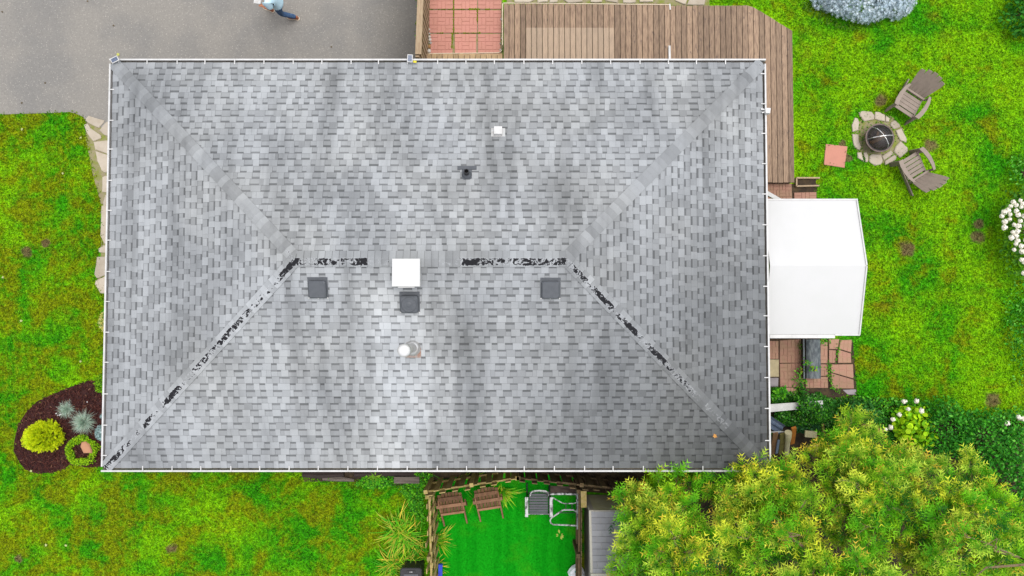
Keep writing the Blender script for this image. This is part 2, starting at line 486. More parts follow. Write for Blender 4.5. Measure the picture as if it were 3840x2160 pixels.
REDWOOD = surf('brown_stained_wood', (0.135, 0.068, 0.032), (0.085, 0.04, 0.02), rough=0.75, scale=8, var=0.2, rnd=0.2, stretch=(3, 1, 1), bump=0.2)
REDWOODL = surf('sun_bleached_brown_wood', (0.25, 0.13, 0.07), (0.17, 0.085, 0.045), rough=0.75, scale=8, var=0.2, rnd=0.15, bump=0.2)
IRON = surf('rusty_iron', (0.16, 0.12, 0.105), (0.10, 0.075, 0.065), rough=0.6, scale=9, var=0.2, metal=0.3, bump=0.1)
SLATM = surf('blue_black_slat', (0.05, 0.05, 0.062), (0.035, 0.035, 0.045), rough=0.4, scale=10, var=0.1, bump=0.05)
def worn(name, a, b2, lo, hi, stretch=(1, 1, 1)):
    m, nt, b = nmat(name)
    n = noise_(nt, pos_(nt, stretch), 9, 5, 0.7)
    nt.links.new(mix_(nt, ramp_(nt, n, lo, hi), a, b2), b.inputs['Base Color']); b.inputs['Roughness'].default_value = 0.5
    return m
WORN = worn('worn_white_over_black', (0.42, 0.42, 0.42), (0.05, 0.05, 0.05), 0.44, 0.60, (1.6, 0.8, 1))
SHEDP = surf('beige_shed_plastic', (0.36, 0.34, 0.29), (0.33, 0.31, 0.26), rough=0.6, scale=4, var=0.06, bump=0.03)
SHEDS = surf('shed_siding', (0.36, 0.35, 0.23), (0.3, 0.29, 0.17), rough=0.6, scale=4, var=0.1, bump=0.03)
SHEDR = surf('grey_shed_shingle', (0.235, 0.235, 0.25), (0.2, 0.2, 0.215), rough=0.7, scale=6, var=0.1, rnd=0.09, bump=0.05)
BLUE = surf('blue_plastic', (0.012, 0.03, 0.36), (0.02, 0.05, 0.42), rough=0.4, scale=12, var=0.1, bump=0.03)
BAGW = surf('white_bag_plastic', (0.72, 0.74, 0.76), (0.6, 0.62, 0.66), rough=0.35, scale=7, var=0.08, bump=0.4)
TEAL = surf('teal_print', (0.02, 0.3, 0.26), rough=0.4, bump=0)
TERRA = surf('terracotta_stone', (0.38, 0.19, 0.105), (0.33, 0.16, 0.09), rough=0.8, scale=6, var=0.12, bump=0.2, fine=0.1)
DARKWOOD = surf('rotten_dark_timber', (0.045, 0.03, 0.026), (0.025, 0.018, 0.016), rough=0.9, scale=5, var=0.3, stretch=(0.7, 7, 3), bump=0.6)
GREYWOOD = surf('grey_split_timber', (0.15, 0.12, 0.10), (0.08, 0.065, 0.055), rough=0.9, scale=5, var=0.3, stretch=(0.7, 7, 3), bump=0.6)
LIDW = surf('weathered_black_lid', (0.055, 0.065, 0.075), (0.11, 0.125, 0.13), rough=0.6, scale=6, var=0.3, stretch=(4, 1.2, 1), bump=0.1, fine=0.25)
BLUESHEET = surf('blue_grey_sheet', (0.16, 0.2, 0.28), (0.11, 0.14, 0.2), rough=0.4, scale=6, var=0.1, metal=0.3, bump=0.05)
CREAM = surf('cream_cable', (0.62, 0.52, 0.38), rough=0.6, bump=0)
CREAMW = surf('cream_post', (0.5, 0.44, 0.28), (0.42, 0.36, 0.2), rough=0.7, scale=8, bump=0.1)
ORANGEW = surf('orange_stake_wood', (0.38, 0.135, 0.012), (0.3, 0.1, 0.01), rough=0.7, scale=8, bump=0.1)
BROWNW = surf('brown_plank_wood', (0.2, 0.105, 0.045), (0.12, 0.065, 0.03), rough=0.8, scale=8, bump=0.2)
OLIVEW = surf('mossy_plank_wood', (0.14, 0.12, 0.03), (0.1, 0.08, 0.02), rough=0.85, scale=8, bump=0.2)
BARK = surf('bark', (0.13, 0.08, 0.05), (0.08, 0.05, 0.03), rough=0.9, scale=15, var=0.3, bump=0.5)
TWIG = surf('twig', (0.2, 0.14, 0.09), (0.14, 0.09, 0.05), rough=0.9, scale=15, bump=0.1)
def turf_mat():
    m, nt, b = nmat('artificial_turf')
    st = noise_(nt, pos_(nt, (3.2, 0.25, 0)), 1.6, 3)
    n = noise_(nt, pos_(nt), 60, 3, 0.7); pt = noise_(nt, pos_(nt, loc=(3, 3, 3)), 1.1, 4)
    col = mix_(nt, ramp_(nt, st, 0.35, 0.65), (0.003, 0.225, 0.004), (0.006, 0.275, 0.006))
    col = mix_(nt, math_(nt, 'MULTIPLY', ramp_(nt, pt, 0.5, 0.72), 0.5), col, (0.06, 0.27, 0.005))
    col = scale_col(nt, col, math_(nt, 'MULTIPLY_ADD', n, 0.8, 0.6))
    nt.links.new(col, b.inputs['Base Color']); b.inputs['Roughness'].default_value = 0.8; b.inputs['Specular IOR Level'].default_value = 0.05
    bump_(nt, b, n, 0.5, 0.02)
    return m
TURF = turf_mat()

# ------------------------------------------------------------------ numpy instancing of leaves into one mesh
def inpoly(P, poly):
    x, y = P[:, 0], P[:, 1]; r = np.zeros(len(P), bool); n = len(poly)
    for i in range(n):
        x1, y1 = poly[i]; x2, y2 = poly[(i + 1) % n]
        c = ((y1 > y) != (y2 > y))
        with np.errstate(divide='ignore', invalid='ignore'):
            xi = (x2 - x1) * (y - y1) / (y2 - y1 + 1e-12) + x1
        r ^= c & (x < xi)
    return r
def npmesh(name, V, Fc, col=None, tone=None):
    me = bpy.data.meshes.new(name)
    me.vertices.add(len(V)); me.vertices.foreach_set('co', V.astype(np.float32).ravel())
    q = Fc.shape[1]
    me.loops.add(Fc.size); me.loops.foreach_set('vertex_index', Fc.astype(np.int32).ravel())
    me.polygons.add(len(Fc)); me.polygons.foreach_set('loop_start', (np.arange(len(Fc)) * q).astype(np.int32))
    me.update(calc_edges=True)
    if col is not None:
        a = me.attributes.new('col', 'FLOAT_COLOR', 'POINT')
        c = np.ones((len(V), 4), np.float32); c[:, :3] = col
        a.data.foreach_set('color', c.ravel())
    if tone is not None:
        a = me.attributes.new('tone', 'FLOAT', 'POINT'); a.data.foreach_set('value', tone.astype(np.float32))
    return me
def nrm(a): return a / np.maximum(np.linalg.norm(a, axis=1, keepdims=True), 1e-9)
def bake(name, tv, tf, P, X, N, S, mat, parent=None, col=None, tone=None):
    """tv template vertices (k,3), tf faces (m,q); col (n,3) or (n,k,3)."""
    X = nrm(X); N = nrm(N - X * np.sum(N * X, 1, keepdims=True)); Y = np.cross(N, X)
    n, k = len(P), len(tv)
    S = np.broadcast_to(np.asarray(S, float), (n,))[:, None, None]
    V = P[:, None, :] + S * (tv[None, :, 0:1] * X[:, None] + tv[None, :, 1:2] * Y[:, None] + tv[None, :, 2:3] * N[:, None])
    Fc = (tf[None] + (np.arange(n) * k)[:, None, None]).reshape(-1, tf.shape[1])
    V = V.reshape(-1, 3)
    if parent is not None: V = V - np.array(ORG.get(parent.name, Vector()))
    c = None
    if col is not None:
        c = (np.repeat(col, k, 0) if col.ndim == 2 else col.reshape(-1, 3))
    t = np.repeat(tone, k) if tone is not None else None
    return link(name, npmesh(name, V, Fc, c, t), mat, parent)
T_RHOMB = (np.array([[0, 0, 0], [0.55, 0.33, 0.06], [1, 0, -0.05], [0.55, -0.33, 0.06]]), np.array([[0, 1, 2, 3]]))
T_LEAF = (np.array([[0, 0, 0], [0.5, 0.32, 0.1], [1.05, 0, -0.12], [0.5, -0.32, 0.1]]), np.array([[0, 1, 2], [0, 2, 3]]))
def t_round(n=6):
    v = [[0, 0, 0]] + [[math.cos(2 * math.pi * k / n) * .5, math.sin(2 * math.pi * k / n) * .5, -.08] for k in range(n)]
    return np.array(v), np.array([[0, 1 + k, 1 + (k + 1) % n] for k in range(n)])
def t_spray(pairs=7, wid=0.075, spread=0.5, sub=True):
    v, f, tp = [], [], []
    def tri(a, b, w, t0, t1):
        a, b = np.array(a), np.array(b); d = b - a; s = np.array([-d[1], d[0], 0]); s = s / np.linalg.norm(s) * w
        i = len(v); v.extend([a - s, a + s, b]); tp.extend([t0, t0, t1]); f.append([i, i + 1, i + 2])
    tri((0, 0, 0), (1, 0, -.1), wid * .55, 0, 1)
    for k in range(pairs):
        t = 0.12 + 0.8 * k / (pairs - 1)
        for sg in (-1, 1):
            L = spread * (1 - 0.55 * t); a = (t, 0, -.1 * t * t)
            b = (t + L * .72, sg * L * .72, -.1 * t - .05)
            tri(a, b, wid * .6, t * .8, min(1, t + .3))
            if sub and k % 2 == 0 and t < .75:
                m = (t + L * .35, sg * L * .35, -.1 * t)
                tri(m, (m[0] + L * .45, m[1] + sg * L * .08, m[2] - .03), wid * .5, t, 1)
    return np.array(v), np.array(f), np.array(tp)
T_SPRAY = t_spray(3, 0.085, 0.72, False)
T_SPRAYS = t_spray(4, 0.12, 0.5, False)
def t_star(n=7, up=0.5):
    v, f = [], []
    for k in range(n):
        a = 2 * math.pi * k / n; d = np.array([math.cos(a), math.sin(a), up]); s = np.array([-math.sin(a), math.cos(a), 0]) * .2
        i = len(v); v.extend([s * .6, -s * .6, d * .9 + np.array([0, 0, 0])]); f.append([i, i + 1, i + 2])
    return np.array(v), np.array(f)
T_STAR = t_star()
def pick(cols, n, w=None):
    cols = np.array(cols, float)
    i = rng.choice(len(cols), n, p=None if w is None else np.array(w) / np.sum(w))
    return cols[i] * rng.uniform(0.75, 1.25, (n, 1))
def dome(c, r, n, low=-0.15, shell=(0.72, 1.05), lump=0.16, seed=0):
    """points and outward normals on a lumpy dome"""
    g = np.random.default_rng(seed)
    d = nrm(g.normal(size=(n * 2, 3))); d = d[d[:, 2] > low][:n]
    ph = g.uniform(0, 6.28, 9); fr = g.normal(size=(9, 3)) * 2.6
    l = sum(np.sin(d @ fr[i] + ph[i]) for i in range(9)) / 4.0
    rad = (1 + lump * l) * g.uniform(shell[0], shell[1], len(d))
    return np.array(c) + d * rad[:, None] * np.array(r), nrm(d / np.array(r))
def leaf_dome(name, c, r, n, size, cols, parent, tmpl=T_LEAF, w=None, jit=0.7, shell=(0.72, 1.05), lump=0.16, seed=0, low=-0.15, mat=None):
    P, N = dome(c, r, n, low, shell, lump, seed)
    m = len(P)
    X = rng.normal(size=(m, 3)) + N * 0.35
    Nn = N + np.array([0, 0, .5]) + rng.normal(size=(m, 3)) * jit
    S = size * rng.uniform(0.65, 1.35, m)
    return bake(name, tmpl[0], tmpl[1], P, X, Nn, S, mat or LEAF, parent, col=pick(cols, m, w))
def strap_clump(c, n, L, wid, cols, w, seed, parent, name='leaf_blades', az=None, lean=(0.35, 1.2), spread=0.05, tipcol=None, droop=1.1):
    g = np.random.default_rng(seed); V, Fc, C = [], [], []
    cols = np.array(cols, float)
    for i in range(n):
        a = g.uniform(0, 6.283) if az is None else g.uniform(*az)
        l = L * g.uniform(0.55, 1.1); e = g.uniform(*lean); wd_ = wid * g.uniform(.7, 1.2)
        p = np.array([c[0] + g.normal() * spread, c[1] + g.normal() * spread, c[2]])
        h = np.array([math.cos(a), math.sin(a), 0]); s = np.array([-h[1], h[0], 0])
        col = cols[g.choice(len(cols), p=np.array(w) / np.sum(w))] * g.uniform(.75, 1.2)
        segs = 5; el = math.pi / 2 - e * .45; b0 = len(V)
        for k in range(segs + 1):
            t = k / segs; ww = wd_ * (1 - t) ** .6 * .5
            V += [p - s * ww, p + s * ww]
            cc = col if tipcol is None or g.random() > .28 else col * (1 - t) + np.array(tipcol) * t
            C += [cc, cc]
            p = p + (h * math.cos(el) + np.array([0, 0, math.sin(el)])) * l / segs
            el -= e * droop / segs
            if p[2] < .01: p[2] = .012
        for k in range(segs):
            q = b0 + 2 * k; Fc.append([q, q + 1, q + 3, q + 2])
    V = np.array(V)
    if parent is not None: V = V - np.array(ORG.get(parent.name, Vector()))
    return link(name, npmesh(name, V, np.array(Fc), np.array(C)), LEAF, parent)

exec_parts = []
# ================================================================== GROUND
def sheet(name, poly, z, mat, kind='structure', parent=None):
    mb = MB(); P = [Vector((a, b, 0)) for a, b in poly]
    ar = sum(P[i].x * P[(i + 1) % len(P)].y - P[(i + 1) % len(P)].x * P[i].y for i in range(len(P)))
    if ar < 0: P.reverse()
    mb.poly([(p.x, p.y, z) for p in P])
    o = mb.build(name, mat, parent)
    if kind: o['kind'] = kind
    return o
sheet('lawn', [(-150, -150), (150, -150), (150, 150), (-150, 150)], 0.0, LAWN)
LEFT_EDGE = [(-300, 433), (0, 430), (110, 426), (200, 424), (262, 420), (290, 428), (310, 437)]
driveway = sheet('driveway', WP([(-2600, -3000), (1566, -3000), (1566, 240), (900, 500), (420, 500), (318, 446)] + LEFT_EDGE[::-1] + [(-2600, 440)]), 0.012, ASPHALT)
MULCH_PX = [(395, 1428), (330, 1428), (262, 1452), (200, 1478), (140, 1505), (100, 1545), (70, 1590), (55, 1650), (52, 1692), (72, 1730), (95, 1760), (140, 1775), (200, 1772), (245, 1756), (262, 1742), (330, 1752), (450, 1745), (450, 1428)]
sheet('mulch_bed', WP(MULCH_PX), 0.014, MULCH)
SOIL_PX = [(1120, 1690), (2420, 1690), (2420, 1860), (2000, 1830), (1760, 1840), (1640, 1800), (1480, 1822), (1330, 1806), (1140, 1806)]
sheet('soil_bed', WP(SOIL_PX), 0.006, SOIL)
TURF_PX = [(1636, 1800), (1950, 1760), (2160, 1790), (2156, 2420), (1636, 2420)]
sheet('artificial_turf', WP(TURF_PX), 0.012, TURF)
sheet('gravel_strip', WP([(1596, -300), (1612, -300), (1622, 240), (1596, 240)]), 0.022, SAND)

def stone(poly, z0, z1, mat, parent, name='flagstone', bevel=0.018, jit=0.004):
    # subdivide + roughen the outline
    pts = []
    for i in range(len(poly)):
        a = Vector(poly[i]); b = Vector(poly[(i + 1) % len(poly)])
        pts.append(a)
        if (b - a).length > 0.25: pts.append((a + b) / 2 + Vector((random.uniform(-1, 1), random.uniform(-1, 1))) * 0.012)
    mb = MB(); mb.slab([tuple(p) for p in pts], z0, z1 + random.uniform(-.004, .004), bevel, jit=jit)
    return mb.build(name, mat, parent)
def cu(poly, ox, oy, sc): return [(ox + a / sc, oy + b / sc) for a, b in poly]

# flagstone path on the west side
path = sheet('flagstone_path', WP([(322, 446), (345, 440), (420, 470), (420, 1105), (376, 1100), (362, 1060), (378, 960), (384, 780), (350, 660), (322, 520)]), 0.008, SAND)
K = [[(70, 190), (120, 125), (340, 190), (330, 215), (265, 292), (190, 260)], [(60, 250), (110, 230), (150, 295), (290, 390), (295, 430), (190, 475), (130, 410), (90, 340)],
     [(270, 325), (360, 210), (430, 212), (430, 410), (335, 388)], [(190, 480), (365, 460), (440, 470), (440, 660), (365, 640), (215, 585)],
     [(215, 600), (365, 652), (440, 670), (440, 880), (340, 900), (300, 870), (240, 740)], [(310, 960), (350, 940), (440, 940), (440, 1170), (305, 1160)],
     [(320, 1300), (350, 1200), (440, 1200), (440, 1360), (330, 1350)], [(300, 1370), (440, 1375), (440, 1449), (285, 1449)]]
for k in K: stone(WP(cu(k, 300, 400, 3.62)), 0.0, 0.035, STONE, path)
K = [[(770, 110), (800, 90), (870, 90), (870, 395), (790, 390), (762, 330)], [(745, 430), (785, 402), (870, 405), (870, 462), (750, 455)],
     [(735, 490), (870, 480), (870, 590), (735, 655), (715, 620)], [(725, 668), (870, 600), (870, 780), (760, 765), (720, 700)]]
for k in K: stone(WP(cu(k, 0, 720, 2.0125)), 0.0, 0.035, STONE, path)

# stepping stones beyond the north edge of the deck
npath = sheet('stone_border', WP([(1900, -120), (2660, -120), (2660, 22), (1900, 12)]), 0.008, SAND)
for k in [[(1922, -30), (1990, -35), (2002, 2), (1985, 11), (1930, 10)], [(2008, -28), (2056, -30), (2054, 9), (2016, 12)], [(2064, -25), (2094, -25), (2090, 10), (2060, 12)], [(2108, -40), (2188, -40), (2184, 9), (2130, 12), (2114, 2)],
          [(2214, -30), (2262, -25), (2256, 10), (2214, 10)], [(2268, -28), (2318, -30), (2315, 12), (2270, 4)], [(2334, -20), (2388, -25), (2382, 12), (2336, 12)],
          [(2395, -30), (2455, -30), (2448, 8), (2398, 10)], [(2525, -40), (2592, -40), (2570, 18), (2560, 17), (2532, 4)], [(2594, -25), (2650, -25), (2640, 20), (2575, 20)]]:
    stone(WP(k), 0.0, 0.045, STONE, npath)

def basket(px4, nx, ny, z, mat, parent, name='paver', h=0.05, world=False, chip=False):
    """one stamped paver: slab with basket-weave bricks proud of the joints"""
    q = [Vector(a).to_2d() if world else W(a[0], a[1], z).to_2d() for a in px4]
    def pt(u, v): return (q[0] * (1 - u) + q[1] * u) * (1 - v) + (q[3] * (1 - u) + q[2] * u) * v
    mb = MB(); g = 0.011
    mb.slab([tuple(p) for p in q], 0.0, z - 0.012, 0.004)
    def brick(u0, v0, u1, v1):
        pu = g / max((q[1] - q[0]).length, .1) / 2; pv = g / max((q[3] - q[0]).length, .1) / 2
        c = [pt(u0 + pu, v0 + pv), pt(u1 - pu, v0 + pv), pt(u1 - pu, v1 - pv), pt(u0 + pu, v1 - pv)]
        zz = z + random.uniform(-.001, .001); t = random.uniform(0.93, 1.05)
        P = [(p.x, p.y) for p in c]
        mb.slab(P, z - 0.013, zz, 0.003, tone=t)
    for i in range(nx):
        for j in range(ny):
            a, b, c, d = i / nx, j / ny, (i + 1) / nx, (j + 1) / ny
            if (i + j) % 2: brick(a, b, (a + c) / 2, d); brick((a + c) / 2, b, c, d)
            else: brick(a, b, c, (b + d) / 2); brick(a, (b + d) / 2, c, d)
    return mb.build(name, mat, parent)
patio = sheet('paved_patio', WP([(1608, -330), (1884, -330), (1884, 212), (1608, 212)]), 0.016, SAND)
xs = [(1609.5, 1700), (1703, 1789), (1792, 1880)]
for j, (y0, y1) in enumerate([(-148, -59), (-56, 33.5), (37.5, 123), (126.5, 216)]):
    for i, (x0, x1) in enumerate(xs):
        if j == 3: x0, x1 = x0 + 4 - i * 2, x1 - 3
        basket([(x0, y0), (x1, y0), (x1, y1), (x0, y1)], 3, 3, 0.045, PAVER, patio)
mb = MB()
def mossline(p, q, w, dens=1.0):
    p, q = Vector(p), Vector(q); L = (q - p).length; n = int(L / 4) + 1
    for i in range(n):
        if random.random() > dens: continue
        a = p + (q - p) * (i + random.random()) / n; ww = w * random.uniform(.4, 1.5)
        c = W(a.x, a.y, 0.03); r = ww / 148
        mb.blob((c.x, c.y, 0.043), (r * 1.1, r * 1.1, 0.012), 6, 4, .3)
mossline((1701, -60), (1701, 124), 2.6); mossline((1697, 124), (1694, 186), 3.2); mossline((1790, 34), (1790, 80), 2.6); mossline((1612, 35.5), (1790, 35.5), 1.6, .8)
mossline((1755, 35), (1800, 35), 3.6); mossline((1822, 35.5), (1838, 35.5), 3); mossline((1640, 124.5), (1660, 124.5), 2.4); mossline((1690, 124.5), (1790, 124.5), 1.8, .8); mossline((1735, 124.5), (1760, 124.5), 2.6); mossline((1785, 124), (1800, 124), 3)
o = mb.build('moss', MOSS, patio); o['kind'] = 'stuff'
# pebbles along the patio edges
PEBB = [(1605, 74, 5), (1603, 82, 5), (1606, 95, 5), (1603, 107, 6), (1610, 113, 5), (1604, 120, 5), (1611, 128, 5), (1611, 140, 6.5), (1613, 151, 6), (1603, 162, 6), (1615, 163, 6), (1600, 181, 4)]
for i, (x, y, r) in enumerate(PEBB):
    c = W(x, y); m = r / 148; mb = MB(); mb.blob((c.x, c.y, .04), (m, m * random.uniform(.8, 1.2), m * .6), 8, 5, .12)
    tag(mb.build('pebble', PEBBLE, smooth=True), 'small grey-white pebble in the row between wooden fence and red patio', 'pebble', 'pebbles along the patio edges')
for (x, y, r, mat, lab) in [(1611, 177, 8, PEBBLEB, 'rusty brown pebble near the house end of the fence-side row'), (1610, 193, 9, PEBBLE, 'pale triangular stone at the patio corner beside the fence'), (1880, 75, 6, PEBBLE, 'oval grey stone halfway up the deck side of the red patio'), (1881, 147, 4, PEBBLE, 'round whitish pebble under the deck edge by the patio'), (1876, 166, 4.5, PEBBLE, 'small tan pebble under the deck edge nearest the house'), (1877, 190, 6, PEBBLE, 'dark grey stone in the patio corner inside the cable bend')]:
    c = W(x, y); m = r / 148; mb = MB(); mb.blob((c.x, c.y, .045), (m * .8, m, m * .6), 8, 5, .15)
    tag(mb.build('pebble', mat, smooth=True), lab, 'pebble', 'pebbles along the patio edges')

# pavers north and south of the white canopy
ep = sheet('side_patio', WP([(2840, 690), (3064, 690), (3064, 760), (2840, 760)]), 0.008, SOIL)
basket([(2852, 688), (2969, 688), (2972, 762), (2852, 762)], 5, 3, 0.05, PAVERO, ep)
basket([(2978, 722), (3062, 720), (3064, 800), (2980, 800)], 3, 3, 0.045, PAVERO, ep)
sp = sheet('back_patio', WP([(2850, 1240), (3108, 1240), (3112, 1275), (3198, 1275), (3214, 1484), (3100, 1500), (2850, 1500)]), 0.008, SOIL)
for q, nx, ny, m in [([(2870, 1278), (2920, 1279), (2920, 1346), (2870, 1346)], 2, 3, PAVERO), ([(2924, 1277), (3010, 1272), (3010, 1361), (2924, 1361)], 3, 3, PAVERO), ([(2924, 1364), (3012, 1362), (3014, 1452), (2926, 1452)], 3, 3, PAVERO),
                     ([(2943, 1454), (2986, 1454), (2994, 1490), (2944, 1484)], 2, 1, PAVERO), ([(3022, 1270), (3104, 1284), (3104, 1363), (3022, 1361)], 3, 3, PAVERO), ([(3022, 1366), (3105, 1366), (3105, 1410), (3022, 1410)], 3, 2, PAVERO),
                     ([(3021, 1413), (3105, 1413), (3106, 1455), (3022, 1455)], 3, 2, PAVERO)]:
    basket(q, nx, ny, 0.045, m, sp)
mb = MB(); mb.slab(WP([(2870, 1348), (2921, 1348), (2921, 1413), (2870, 1413)], .04), 0, .04, .01); mb.build('paver', PAVERY, sp)
mb = MB(); mb.slab(WP([(2870, 1417), (2920, 1417), (2918, 1450), (2870, 1450)], .04), 0, .035, .01); mb.build('paver', PAVERG, sp)
mb = MB(); mb.slab(WP([(3160, 1462), (3211, 1460), (3211, 1480), (3180, 1480)], .04), 0, .035, .01); mb.build('paver', PAVERG, sp)
for q in [[(3108, 1272), (3148, 1272), (3142, 1310), (3110, 1309)], [(3152, 1276), (3195, 1274), (3192, 1322), (3147, 1308)], [(3109, 1312), (3136, 1314), (3134, 1362), (3109, 1360)], [(3143, 1311), (3191, 1326), (3193, 1361), (3143, 1361)],
          [(3116, 1367), (3199, 1366), (3202, 1420), (3118, 1396)], [(3117, 1399), (3201, 1424), (3203, 1457), (3119, 1457)]]:
    mb = MB(); Q = [W(*a, .045).to_2d() for a in q]
    mb.slab([tuple(a) for a in Q], 0, .04, .008)
    # stamped bricks clipped into the broken piece
    def pt(u, v): return (Q[0] * (1 - u) + Q[1] * u) * (1 - v) + (Q[3] * (1 - u) + Q[2] * u) * v
    n = 3 if q[0][0] > 3115 else 2
    for i in range(n):
        for j in range(2):
            c = [pt(i / n + .02, j / 2 + .03), pt((i + 1) / n - .02, j / 2 + .03), pt((i + 1) / n - .02, (j + 1) / 2 - .03), pt(i / n + .02, (j + 1) / 2 - .03)]
            mb.slab([tuple(a) for a in c], .038, .045, .003)
    mb.build('paver', PAVERO, sp)

# ================================================================== HOUSE
house = thing('house', 'single storey house under a grey shingled hip roof with white gutters', 'house', (-1.6, 1.2, 0))
mb = MB()
wx0, wx1, wy0, wy1 = RXW + .45, RXE - .45, RYS + .45, RYN - .45
for (a, b) in [((wx0, wy0), (wx1, wy0)), ((wx1, wy0), (wx1, wy1)), ((wx1, wy1), (wx0, wy1)), ((wx0, wy1), (wx0, wy0))]:
    mb.beam((a[0], a[1], 1.3), (b[0], b[1], 1.3), 0.2, 2.6)
mb.build('wall', SIDING, house)
mb = MB(); mb.box(((RXW + RXE) / 2, YR, 2.63), (RXE - RXW - .02, RYN - RYS - .02, .03)); mb.build('soffit', WHITE, house)
mb = MB()
for (a, b) in [((RXW, RYS), (RXE, RYS)), ((RXE, RYS), (RXE, RYN)), ((RXE, RYN), (RXW, RYN)), ((RXW, RYN), (RXW, RYS))]:
    mb.beam((a[0], a[1], 2.66), (b[0], b[1], 2.66), 0.03, 0.15)
mb.build('fascia', BROWNW, house)
C0, C1, C2, C3 = (RXW, RYS, ZE), (RXE, RYS, ZE), (RXE, RYN, ZE), (RXW, RYN, ZE)
RA, RB = (RXW + HD, YR, ZR), (RXE - HD, YR, ZR)
mb = MB()
dz = -0.012
sh = lambda p: (p[0], p[1], p[2] + dz)
for f in [(C0, C1, RB, RA), (C1, C2, RB), (C2, C3, RA, RB), (C3, C0, RA)]: mb.poly([sh(p) for p in f])
mb.poly([sh(p) for p in (C3, C2, C1, C0)])
mb.build('roof_deck', DKGREY, house)

# shingles
SLOPES = [((RXW, RYN), (1, 0), (0, -1), RXE - RXW), ((RXE, RYS), (-1, 0), (0, 1), RXE - RXW), ((RXE, RYN), (0, -1), (-1, 0), RYN - RYS), ((RXW, RYS), (0, 1), (1, 0), RYN - RYS)]
NROW = 31
EXPO = HD / NROW
def visible_px(x, y, z):
    dep = y * _s + (CAM_H - z) * _c
    return 1920 + F_PX * x / dep, 1080 - F_PX * (y * _c - (CAM_H - z) * _s) / dep
pieces = []
rs = random.Random(5)
for si, (O, A, B, U) in enumerate(SLOPES):
    cn = math.cos(TH); N = Vector((-B[0] * TAN, -B[1] * TAN, 1)).normalized()
    def pt(u, v, h):
        return Vector((O[0] + A[0] * u + B[0] * v, O[1] + A[1] * u + B[1] * v, ZE + v * TAN)) + N * h
    for r in range(NROW):
        v0, v1 = r * EXPO - (0.02 if r == 0 else 0.0), (r + 1) * EXPO
        ju = [rs.uniform(-.004, .004) for _ in range(2)]
        lo, hi = max(v0, 0), U - max(v0, 0)
        u = lo - rs.uniform(0, .3); gap = rs.random() > .5
        rowt = rs.uniform(.97, 1.03); lasttone = 1
        while u < hi:
            w = rs.uniform(.085, .215) if gap else rs.choice([rs.uniform(.10, .19), rs.uniform(.14, .26)])
            a, b = u, u + w; u = b
            subs = [(a, b)]
            if w > .2 and rs.random() > .35:
                mdl = a + w * rs.uniform(.3, .7); subs = [(a, mdl), (mdl, b)]
            for (s0, s1) in subs:
                q = [(s0 + .0012, v0), (s1 - .0012, v0), (s1 - .0012, v1 + .004), (s0 + .0012, v1 + .004)]
                q = [(min(max(uu, max(vv, 0)), U - max(vv, 0)), vv) for uu, vv in q]
                if q[1][0] - q[0][0] < .015: continue
                k = rs.random()
                t = (rs.uniform(.99, 1.10) if k < .62 else rs.uniform(.88, .99) if k < .86 else rs.uniform(.74, .88)) * rowt
                if gap: t = rs.uniform(.79, .99) * rowt
                h0 = .010 if not gap else .0045
                mb = MB()
                P = [pt(*q[0], h0), pt(*q[1], h0), pt(*q[2], h0 - .0035), pt(*q[3], h0 - .0035)]
                if gap:
                    fb = rs.uniform(.61, .72)
                    m0, m1 = P[0].lerp(P[3], fb), P[1].lerp(P[2], fb)
                    mb.poly([P[0], P[1], m1, m0], t); mb.poly([m0, m1, P[2], P[3]], t * rs.uniform(.44, .60))
                else:
                    m0, m1 = P[0].lerp(P[3], .92), P[1].lerp(P[2], .92)
                    mb.poly([P[0], P[1], m1, m0], t); mb.poly([m0, m1, P[2], P[3]], t * .70)  # uphill strip toned down: painted shadow under the next course's butt
                D = [p - N * .012 for p in P]
                mb.poly([D[0], D[1], P[1], P[0]], t * .8)
                if not gap:
                    mb.poly([D[1], D[2], P[2], P[1]], t * .8); mb.poly([D[3], D[0], P[0], P[3]], t * .8)
                c = (P[0] + P[2]) / 2
                sc = visible_px(*[pp for pp in P[0]]), visible_px(*[pp for pp in P[1]]), visible_px(*P[3])
                ar = abs((sc[1][0] - sc[0][0]) * (sc[2][1] - sc[0][1]) - (sc[1][1] - sc[0][1]) * (sc[2][0] - sc[0][0]))
                if abs(c.y - YR) < .14 or min(abs((c.x - RXW) - (c.y - RYS)), abs((c.x - RXW) - (RYN - c.y)), abs((RXE - c.x) - (c.y - RYS)), abs((RXE - c.x) - (RYN - c.y))) < .2: ar *= .4
                pieces.append((ar, mb))
            gap = not gap
pieces.sort(key=lambda p: -p[0])
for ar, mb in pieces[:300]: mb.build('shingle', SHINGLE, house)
big = MB()
for ar, mb in pieces[300:]:
    n = len(big.v); big.v += mb.v; big.f += [tuple(i + n for i in f) for f in mb.f]; big.t += mb.t
o = big.build('shingle_courses', SHINGLE, house); o['kind'] = 'stuff'

